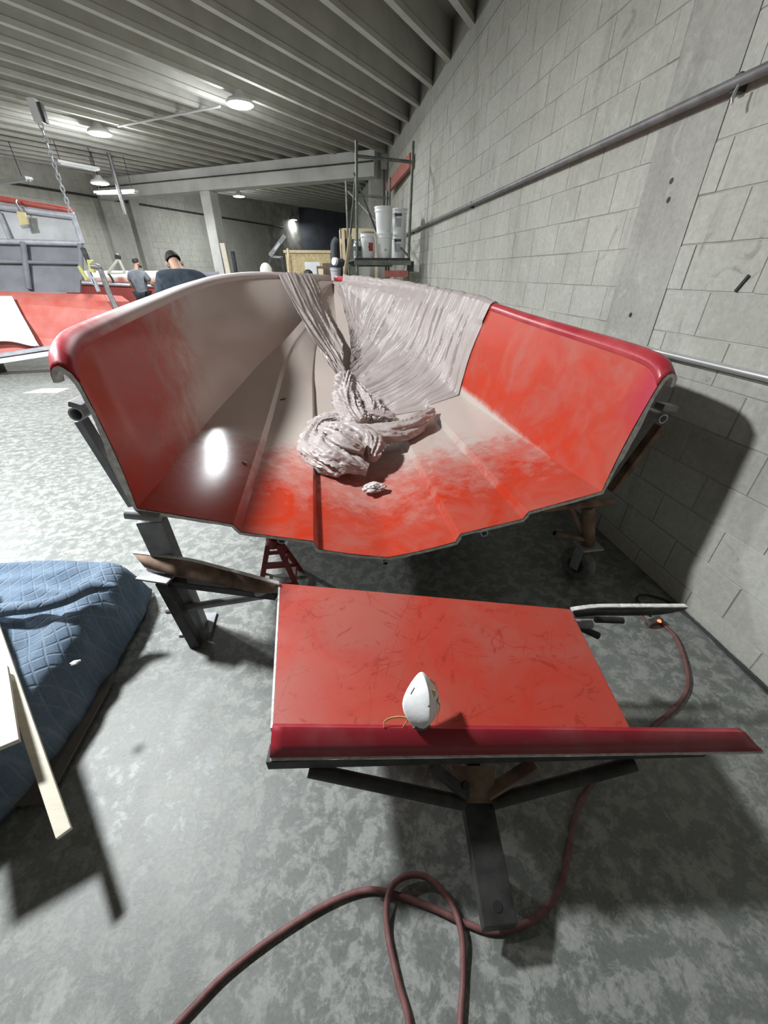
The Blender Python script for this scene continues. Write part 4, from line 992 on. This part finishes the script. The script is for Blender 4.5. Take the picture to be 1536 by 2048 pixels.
q = aty(652, 530, 10.4); o = MB().box((q.x + .02, 10.45, 1.60), (.20, .18, .36)); tag(o.build('dark_carton', M['darkwood'], bevel=.01), 'dark brown carton beside the framed box on the bench', 'carton')
q = aty(671, 540, 9.95); bucket('grey_tub', Vector((q.x, 9.95, 1.42)), .10, .115, .27, 'grey plastic tub on the bench right of the carton', None, mat='greybucket')
q = aty(672, 522, 9.9); tool = thing('respirator_case', 'dark cylinder with white end lying above the grey tub', 'cylinder', (q.x, 9.9, 1.69))
MB().lathe([(.065, 0), (.075, .04), (.075, .20), (.06, .24)], (q.x - .02, 9.85, 1.80), (.75, .6, -.1), 18).build('body', M['ink'], tool, smooth=40)
MB().lathe([(.07, -.03), (.076, .03)], (q.x - .03, 9.84, 1.80), (.75, .6, -.1), 18).build('end_cap', M['bucket'], tool)
q = aty(667, 500, 10.6); o = MB().tube(spline([(q.x, 10.7, 1.42), (q.x, 10.7, 1.9), (q.x + .02, 10.72, 2.15), (q.x + .10, 10.75, 2.25)], 5), [.07] * 15 + [.05], 12); tag(o.build('dark_tube', M['ink'], smooth=60), 'thick dark upright tube behind the grey tub', 'tube')
# grey diagonal stand and white helmet-like tub further left
st = thing('folding_stand', 'tilted grey steel stand leaning against the back wall', 'stand', (-1.5, 12.6, 0))
a = aty(540, 512, 12.6); b = aty(570, 471, 12.6)
MB().bar(a, b, .08, .10).build('arm', M['steel'], st); MB().bar(aty(536, 500, 12.6), aty(541, 514, 12.6), .05, .05).build('bracket', M['dark_steel'], st)
MB().bar(aty(545, 505, 12.6), aty(560, 487, 12.55), .05, .05).build('brace', M['lightsteel'], st)
MB().bar(aty(541, 513, 12.6), aty(566, 515, 12.6), .04, .05).build('cross_bar', M['steel'], st)
for x in (529, 565): 
    q = aty(x, 540, 12.6); MB().bar(aty(541 if x < 540 else 564, 514, 12.6), Vector((q.x - (.6 if x < 540 else 0), 12.6, 0)), .06, .06).build('leg', M['dark_steel'], st)
q = aty(532, 538, 11.4); o = MB().lathe([(.13, -.3), (.15, 0), (.14, .12), (.09, .20), (.03, .23)], (q.x, 11.4, q.z - .10), n=20); ot = o.build('white_drum_top', M['whiteroll'], smooth=60); tag(ot, 'rounded white drum behind the port rim of the hull', 'drum')
MBd = MB().lathe([(.16, 0), (.16, q.z - .40)], (q.x, 11.4, 0), n=20).build('drum', M['greybucket'], ot)
# timber uprights by the column
cpx = cp + Vector((.25, -.55, 0)); o = MB().bar(cpx + Vector((.05, 0, 0)), cpx + Vector((-.02, 0, 2.35)), .14, .04, up=(0, 1, 0)); tag(o.build('timber_plank', M['board']), 'pale plank standing at the foot of the concrete column', 'plank')
o = MB().tube([cpx + Vector((.22, .1, 0)), cpx + Vector((.22, .1, 2.15))], .06, 10); tag(o.build('dark_post', M['ink']), 'dark bundle standing right of the pale plank', 'post')

# ================================================================== RED MOLD WITH WHITE ROLL BEHIND THE WORKERS
rm = thing('long_red_mold', 'long dull red mold behind the two workers', 'mold', (-4.2, 13.6, 0))
a = aty(205, 566, 13.2); b = aty(400, 577, 13.8)
poly = [Vector((a.x - 1, a.y, a.z)), Vector((b.x + .3, b.y, b.z - .02)), Vector((b.x + .3, b.y, .15)), Vector((a.x - 1, a.y, .15))]
MB().prism(poly, (0.1, .5, 0)).build('side', M['redwall'], rm)
MB().tube([poly[0] + Vector((0, -.02, .02)), poly[1] + Vector((0, -.02, .02))], .035, 8).build('rim', M['lightsteel'], rm)
for t_ in (.15, .5, .85):
    q = poly[3].lerp(poly[2], t_); MB().box(q + Vector((.05, .25, -.075)), (.1, .4, .15)).build('foot', M['darkwood'], rm)
wrl = thing('white_roll', 'white rolled sheet lying on top of the long red mold', 'roll', (-4.6, 13.8, 1.45))
a = aty(200, 558, 13.7); b = aty(322, 562, 14.0); 
MB().tube([Vector((a.x - .8, 13.9, 1.47)), Vector((b.x, 14.2, 1.47))], .17, 16).build('roll', M['whiteroll'], wrl, smooth=60)
MB().tube([Vector((b.x + .1, 14.1, 1.52)), Vector((b.x + 1.6, 14.4, 1.52))], .10, 12).build('inner_tube', M['greymold'], wrl, smooth=60)
sl = thing('lifting_sling', 'white triangular lifting sling with ring above the white roll', 'sling', (-4.5, 13.5, 1.6))
q = aty(237, 518, 13.3); l_ = aty(216, 546, 13.4); r_ = aty(250, 545, 13.4)
for e_ in (l_, r_): MB().tube([q, e_], .035, 8).build('strap', M['whiteroll'], sl)
MB().tube([l_, r_], .03, 8).build('spreader', M['whiteroll'], sl)
MB().tube(spline([l_, l_ + Vector((.06, 0, -.15)), l_ + Vector((.05, .02, -.32))], 4), .03, 8).build('hanger', M['dark_steel'], sl)
MB().lathe([(.05, -.04), (.08, 0), (.05, .04)], q + Vector((0, 0, .05)), (0, 1, 0), 16).build('ring', M['dark_steel'], sl)

# ================================================================== TILTED MOLD, HOIST AND CLOTH AT FAR LEFT
YM = 9.3
lm = thing('tilted_red_mold', 'red mold tipped on its side with grey pipe framed back at far left', 'mold', (-5.4, 8.9, 0))
def yx(x, y, Y=YM): return aty(x, y, Y)
# red box part: top ledge, face, bottom flange
tl, t2 = yx(-120, 580, 9.0), yx(208, 590, 9.0); fl, f2 = yx(-120, 597, 8.8), yx(215, 603, 8.8); bl_, b2 = yx(-120, 716, 8.3), yx(232, 640, 8.5)
MB().grid([[tl, fl, yx(-120, 655, 8.55), bl_], [t2, f2, yx(228, 622, 8.65), b2 + Vector((.02, 0, -.45))]]).build('red_face', M['redmold'], lm, thick=.02)
MB().grid([[t2, t2 + Vector((.05, .6, -.05))], [f2, f2 + Vector((.05, .8, -.05))], [b2 + Vector((0, 0, -.45)), b2 + Vector((.05, 1.0, -.45))]]).build('red_end', M['redmold'], lm, thick=.02)
fa, fb = yx(-120, 728, 8.1), yx(140, 680, 8.25)
MB().bar(fa, fb + Vector((.35, .05, -.03)), .22, .05).build('bottom_flange', M['lightsteel'], lm)
MB().bar(fa + Vector((0, 0, -.09)), fb + Vector((.3, .05, -.12)), .18, .08).build('bottom_rail', M['scrap'], lm)
for q in (.25, .85):
    w_ = fa.lerp(fb, q); MB().box((w_.x, w_.y + .2, (w_.z - .12) / 2), (.22, .5, w_.z - .12)).build('foot', M['dark_steel'], lm)
# grey back with pipe frame
pan_t = [yx(-130, 395, 9.75), yx(145, 420, 9.75)]; pan_m = [yx(-130, 480, 9.6), yx(162, 488, 9.6)]; pan_b = [yx(-130, 582, 9.4), yx(160, 585, 9.4)]
MB().prism([pan_t[0], pan_t[1], pan_m[1], pan_m[0]], (0, .05, 0)).build('upper_panel', M['lightmold'], lm)
MB().prism([pan_m[0], pan_m[1], pan_b[1], pan_b[0]], (0, .05, 0)).build('lower_panel', M['greymold'], lm)
def fp(a, b, r=.035, nm='frame_pipe', m='lightsteel'): MB().tube([a, b], r, 10).build(nm, M[m], lm, smooth=60)
fp(yx(-130, 376, 9.75), yx(146, 422, 9.75), .05, 'top_rim', 'redmold'); fp(yx(-130, 395, 9.65), yx(150, 434, 9.65), .05)
fp(yx(-130, 479, 9.52), yx(164, 487, 9.52), .045); fp(yx(146, 432, 9.65), yx(165, 488, 9.52), .04)
fp(yx(-2, 425, 9.66), yx(20, 479, 9.52), .035); fp(yx(46, 484, 9.5), yx(58, 578, 9.35), .05, m='greymold'); fp(yx(160, 487, 9.5), yx(163, 560, 9.4), .045, m='greymold')
fp(yx(-130, 521, 9.45), yx(158, 526, 9.45), .03, m='greymold')
# cloth over the left end of the red face
rows = []
for i in range(24):
    t_ = i / 23; row = []
    for j in range(24):
        v = j / 23; x = -140 + (165 + 55 * v) * t_ + 0; y = 592 + (98 + 8 * math.sin(t_ * 7)) * v
        if t_ > .95: x = 25 + 55 * v
        Yd = 8.72 - .42 * v; p = yx(x, y, Yd); p.y -= .02 + .02 * nz(p, 4); row.append(p)
    rows.append(row)
tag(MB().grid(rows).build('dust_cloth', M['cloth'], smooth=60, thick=.006), 'pale green-white dust cloth thrown over the red mold at far left', 'cloth')
# hoist trolley, chain, lever hoist, hook tag, strut
hz = atz(66, 205, zc(9.6) - .03); 
hc = thing('chain_hoist', 'hanging chain with lever hoist lifting the tilted mold', 'hoist', (hz.x, hz.y, 1.6))
MB().box(hz + Vector((0, 0, -.10)), (.12, .12, .30)).build('trolley', M['fixture'], hc, bevel=.01)
MB().box(hz + Vector((.10, 0, -.12)), (.05, .10, .24)).build('trolley_plate', M['dark_steel'], hc)
zb = yx(164, 500, hz.y).z; lnk = MB().tube([Vector((math.cos(a) * .028, 0, math.sin(a) * .055)) for a in [k * math.pi / 5 for k in range(11)]], .011, 6, cap=False)
def link_mesh():
    me = bpy.data.meshes.new('chain_link'); me.from_pydata(lnk.v, [], lnk.f); me.materials.append(M['lightsteel']); me.shade_smooth(); return me
LM = link_mesh(); z = hz.z - .28; k = 0
while z > zb and k < 60:
    o = bpy.data.objects.new('chain_link', LM); col.objects.link(o); o.location = (hz.x, hz.y, z); o.rotation_euler = (0, 0, math.pi / 2 * (k % 2) + .4); attach(o, hc); z -= .082; k += 1
def hb_(x, y, Y=9.3): return yx(x, y, Y)
MB().bar(hb_(165, 495), hb_(180, 530), .07, .07).build('hoist_body', M['dark_steel'], hc, bevel=.01)
MB().bar(hb_(180, 520), hb_(186, 545), .10, .08).build('hoist_cover', M['lime'], hc, bevel=.01)
MB().bar(hb_(158, 532), hb_(174, 560), .04, .05).build('hoist_guard', M['lime'], hc)
MB().bar(hb_(176, 540), hb_(190, 570), .07, .06).build('lever', M['lightsteel'], hc, bevel=.01)
MB().bar(hb_(186, 555), hb_(198, 584), .07, .06).build('lever_grip', M['lightsteel'], hc, bevel=.015)
ps_ = thing('prop_pole', 'grey steel prop pole with curved top beside the lever hoist', 'pole', (-3.3, 8.6, 0))
pt_ = spline([hb_(182, 532, 9.0), hb_(197, 534, 9.0), hb_(203, 545, 9.0), hb_(218, 585, 8.8), hb_(236, 624, 8.6)], 5)
bt_ = pt_[-1] + (pt_[-1] - pt_[-3]).normalized() * 1.6; bt_.z = 0
MB().tube(pt_, .045, 10).build('tube', M['pipe_dark'], ps_, smooth=60); MB().tube([pt_[-1], bt_], .04, 10).build('lower_tube', M['pipe_dark'], ps_)
hk = thing('hanging_hook_tag', 'yellow plate hanging by a hook from the grey framed mold', 'hook', hb_(40, 420, 9.5))
MB().tube(spline([hb_(33, 400, 9.6), hb_(31, 405, 9.5), hb_(36, 414, 9.48), hb_(40, 422, 9.48)], 5), .018, 8).build('hook', M['pipe_dark'], hk)
MB().bar(hb_(42, 424, 9.46), hb_(50, 450, 9.46), .13, .03, up=(0, 1, 0)).build('plate', M['yellow_dull'], hk)
MB().bar(hb_(50, 450, 9.45), hb_(53, 456, 9.45), .14, .05, up=(0, 1, 0)).build('plate_foot', M['steel'], hk)

# ================================================================== TUBE LIGHT FIXTURES AND CEILING CONDUIT
def tubelight(a, b, lab, w=.16):
    t = thing('tube_light_fixture', lab, 'light fixture', (a + b) / 2, 'white tube light fixtures under the joists')
    MB().bar(a, b, w, .05).build('housing', M['fixture'], t); d_ = (b - a).normalized()
    for s_ in (-.04, .04):
        o_ = d_.cross(Vector((0, 0, 1))) * s_; MB().tube([a + o_ + d_ * .05 + Vector((0, 0, -.04)), b + o_ - d_ * .05 + Vector((0, 0, -.04))], .014, 8).build('tube', M['whitepaper'], t)
    for e_ in (a.lerp(b, .1), a.lerp(b, .9)): MB().tube([e_, Vector((e_.x, e_.y, zc(e_.y) + .02))], .008, 6).build('hanger', M['dark_steel'], t)
tubelight(atz(-60, 372, 3.45), atz(58, 356, 3.45), 'white tube light fixture at the left edge of the picture')
tubelight(atz(192, 385, 3.45), atz(273, 382, 3.45), 'white tube light fixture just below the lamp in front of the beam')
tubelight(atz(112, 322, 3.75), atz(196, 338, 3.75), 'white tube light fixture close under the joists left of the beam')
a = atz(236, 253, zc(9.6) - .02); b = atz(440, 213, zc(8.9) - .02)
tag(MB().tube([a, b], .016, 8).build('ceiling_conduit', M['fixture']), 'thin white conduit under the joists linking the two nearest lamps', 'conduit')
q = atz(228, 345, 3.75); o = MB().tube([Vector((q.x, q.y, zc(q.y))), Vector((q.x, q.y, 2.9))], .05, 8); tag(o.build('drop_pipe', M['pipe_dark']), 'dark drop pipe hanging beside the lamp in front of the beam', 'pipe')

# ================================================================== PEOPLE
def figure(name, label, base, h, yaw_, pose, shirt, shirt_mat, shorts_mat, hair_long=False, mats=None):
    """base: floor point; yaw_: facing direction (radians, 0 = +Y)"""
    t = thing(name, label, 'person', base)
    Rz = Matrix.Rotation(yaw_, 3, 'Z'); k = h / 1.80
    def W(p): return Vector(base) + Rz @ (Vector(p) * k)
    J = pose; names = [n_ for n_ in J if n_ != 'face']; idx = {n_: i for i, n_ in enumerate(names)}
    E_ = [('pelvis', 'waist'), ('waist', 'chest'), ('chest', 'neck'), ('neck', 'skull'), ('skull', 'crown'), ('chest', 'shL'), ('shL', 'elL'), ('elL', 'wrL'), ('wrL', 'haL'), ('chest', 'shR'), ('shR', 'elR'), ('elR', 'wrR'), ('wrR', 'haR'),
          ('pelvis', 'hiL'), ('hiL', 'knL'), ('knL', 'anL'), ('anL', 'toL'), ('pelvis', 'hiR'), ('hiR', 'knR'), ('knR', 'anR'), ('anR', 'toR')]
    rad = dict(pelvis=(.13, .10), waist=(.125, .095), chest=(.10, .075), neck=(.054, .054), skull=(.074, .088), crown=(.066, .078), sh=(.055, .055), el=(.046, .046), wr=(.032, .032), ha=(.038, .022), hi=(.088, .088), kn=(.058, .058), an=(.042, .042), to=(.04, .03))
    def skin(obname, verts, edges, rads, mat, parent, root):
        me = bpy.data.meshes.new(obname); me.from_pydata([W(v) for v in verts], edges, []); o_ = bpy.data.objects.new(obname, me); col.objects.link(o_)
        me.materials.append(mat); md = o_.modifiers.new('skin', 'SKIN'); md.use_smooth_shade = True
        if not me.skin_vertices: me.skin_vertices.new()
        for i_, r_ in enumerate(rads):
            me.skin_vertices[0].data[i_].radius = (r_[0] * k, r_[1] * k)
        me.skin_vertices[0].data[root].use_root = True
        o_.modifiers.new('sub', 'SUBSURF').levels = 2; o_.modifiers['sub'].render_levels = 2
        attach(o_, parent); return o_
    rads = [rad[n_] if n_ in rad else rad[n_[:2]] for n_ in names]
    body = skin('body', [J[n_] for n_ in names], [(idx[a_], idx[b_]) for a_, b_ in E_], rads, M['skin'], t, idx['pelvis'])
    # fingers and thumbs
    for s_ in 'LR':
        w_ = Vector(J['wr' + s_]); h_ = Vector(J['ha' + s_]); d_ = (h_ - w_).normalized(); sx = d_.cross(Vector((0, 0, 1)))
        sx = Vector((0, 1, 0)) if sx.length < .2 else sx.normalized()
        for q_, ln in ((-.027, .065), (-.009, .078), (.009, .075), (.027, .058)):
            a_ = h_ + sx * q_; m_ = a_ + d_ * ln * .55; e_ = m_ + d_ * ln * .4 + Vector((0, 0, -.02)); MB().tube([W(a_), W(m_), W(e_)], [.0095 * k, .0085 * k, .007 * k], 7).build('finger', M['skin'], body)
        a_ = w_.lerp(h_, .45) + sx * .03; MB().tube([W(a_), W(a_ + sx * .028 + d_ * .03), W(a_ + sx * .030 + d_ * .06)], [.011 * k, .010 * k, .008 * k], 7).build('thumb', M['skin'], body)
    # shirt: torso plus sleeves, a little larger than the body
    sv = ['pelvis', 'waist', 'chest', 'neckb', 'shL', 'slL', 'shR', 'slR']; P_ = dict(J)
    P_['chest'] = tuple(Vector(J['chest']) + Vector((0, .0, -.015))); P_['neckb'] = tuple(Vector(J['chest']).lerp(Vector(J['neck']), .90)); P_['slL'] = tuple(Vector(J['shL']).lerp(Vector(J['elL']), .72)); P_['slR'] = tuple(Vector(J['shR']).lerp(Vector(J['elR']), .72))
    skin('shirt', [P_[n_] for n_ in sv], [(0, 1), (1, 2), (2, 3), (2, 4), (4, 5), (2, 6), (6, 7)], [(.172, .132), (.165, .128), (.180, .140), (.080, .080), (.096, .096), (.084, .084), (.096, .096), (.084, .084)], shirt_mat, t, 1)
    sv = ['pelvis', 'hiL', 'kL', 'hiR', 'kR']; P_['kL'] = tuple(Vector(J['hiL']).lerp(Vector(J['knL']), .92)); P_['kR'] = tuple(Vector(J['hiR']).lerp(Vector(J['knR']), .92))
    sh_ = skin('shorts', [P_[n_] for n_ in sv], [(0, 1), (1, 2), (0, 3), (3, 4)], [(.165, .13), (.115, .115), (.105, .105), (.115, .115), (.105, .105)], shorts_mat, t, 0)
    # head details
    sk = Vector(J['skull']); cr = Vector(J['crown']); up_ = (cr - sk).normalized(); fwd = Vector(J['face']).normalized() if 'face' in J else Vector((0, 1, 0))
    fwd = (fwd - up_ * fwd.dot(up_)).normalized(); sd = fwd.cross(up_); c_ = sk.lerp(cr, .35)
    def HP(f_, s_, u_): return W(c_ + fwd * f_ + sd * s_ + up_ * u_)
    rows = []
    for i_ in range(13):
        th = math.pi * .56 * i_ / 12; row = []
        for j_ in range(24):
            ph = 2 * math.pi * j_ / 24; lim = .84 if math.cos(ph) < .3 else .66
            th2 = th * lim; sq = math.sin(th2) ** .8; row.append(HP(sq * math.cos(ph) * .088 - .010, sq * math.sin(ph) * .077, .012 + math.cos(th2) * .116))
        rows.append(row)
    MB().grid(rows, closed=True).build('hair', M['hair'], t, smooth=60, thick=.006)
    for s_ in (-1, 1):
        MB().lathe([(.012, -.006), (.026, 0), (.024, .008), (.010, .012)], HP(-.005, s_ * .083, -.005), Rz @ (sd * s_), 12).build('ear', M['skin'], body)
        MB().lathe([(.004, -.004), (.011, 0), (.004, .005)], HP(.088, s_ * .032, .008), Rz @ fwd, 10).build('eye', M['ink'], body)
        MB().tube([HP(.090, s_ * .018, .027), HP(.089, s_ * .048, .026)], .005 * k, 6).build('brow', M['hair'], body)
    MB().tube([HP(.088, 0, .015), HP(.108, 0, -.022), HP(.096, 0, -.030)], [.008 * k, .014 * k, .008 * k], 8).build('nose', M['skin'], body)
    MB().tube([HP(.086, -.024, -.060), HP(.093, 0, -.060), HP(.086, .024, -.060)], .006 * k, 6).build('mouth', M['redwall'], body)
    bd_rows = [[HP(.030 + .062 * math.cos(a_), .078 * math.sin(a_), -.055 - .05 * v_) for a_ in [(-1.3 + 2.6 * q_ / 10) for q_ in range(11)]] for v_ in (0, .5, 1.0)]
    MB().grid(bd_rows).build('beard', M['hair'], t, smooth=60, thick=.012)
    for s_ in 'LR':
        an = Vector(J['an' + s_]); to = Vector(J['to' + s_]); d_ = (to - an); d_.z = 0; d_.normalize()
        MB().tube([W((an.x - d_.x * .07, an.y - d_.y * .07, .045)), W((an.x + d_.x * .04, an.y + d_.y * .04, .05)), W((an.x + d_.x * .20, an.y + d_.y * .20, .03))], [.045 * k, .05 * k, .03 * k], 10).build('shoe', M['shorts'], t, smooth=70)
    return t
# local frame: +Y is where the person faces, +X is the person's right
base_pose = dict(pelvis=(0, 0, .95), waist=(0, .01, 1.12), chest=(0, .02, 1.36), neck=(0, .045, 1.52), skull=(0, .07, 1.62), crown=(0, .06, 1.72),
    shL=(-.185, .02, 1.395), elL=(-.25, .02, 1.14), wrL=(-.22, .20, .98), haL=(-.20, .28, .95), shR=(.185, .02, 1.395), elR=(.25, .02, 1.14), wrR=(.22, .20, .98), haR=(.20, .28, .95),
    hiL=(-.10, 0, .90), knL=(-.11, .03, .50), anL=(-.12, -.01, .09), toL=(-.13, .14, .03), hiR=(.10, 0, .90), knR=(.11, .03, .50), anR=(.12, -.01, .09), toR=(.13, .14, .03), face=(0, 1, -.3))
p1 = dict(base_pose); p1.update(neck=(0, .10, 1.465), skull=(-.03, .185, 1.52), crown=(-.05, .235, 1.59), face=(-.35, .9, -.35), shR=(.195, .06, 1.39), elR=(.34, .24, 1.22), wrR=(.50, .42, 1.20), haR=(.56, .48, 1.20))
m1 = CAM + ray(349, 500) * (4.6 / F)
figure('person', 'person in dark navy t-shirt seen from behind, head bowed, arm reaching right', (m1.x, m1.y - .02, 0), m1.z / 1.665 * 1.8, .25, p1, True, M['shirt_navy'], M['shorts'])
m2 = CAM + ray(264, 514) * (10.0 / F)
p2 = dict(base_pose); p2.update(elR=(.27, .10, 1.16), wrR=(.20, .34, 1.12), haR=(.17, .42, 1.13), face=(.5, .8, -.2), skull=(.02, .10, 1.61), crown=(.02, .09, 1.71))
plat = thing('work_platform', 'low timber platform under the person in grey t-shirt', 'platform', (m2.x, m2.y, 0))
pz = m2.z - 1.76
MB().box((m2.x, m2.y, pz - .02), (1.0, .8, .04)).build('deck', M['timber'], plat)
for sx in (-.42, .42): MB().box((m2.x + sx, m2.y, (pz - .04) / 2), (.08, .8, pz - .04)).build('bearer', M['timber'], plat)
t2_ = figure('person', 'person in grey t-shirt and black shorts standing farther back on the left', (m2.x, m2.y, pz), 1.78, -.15, p2, True, M['shirt_grey'], M['shorts'])
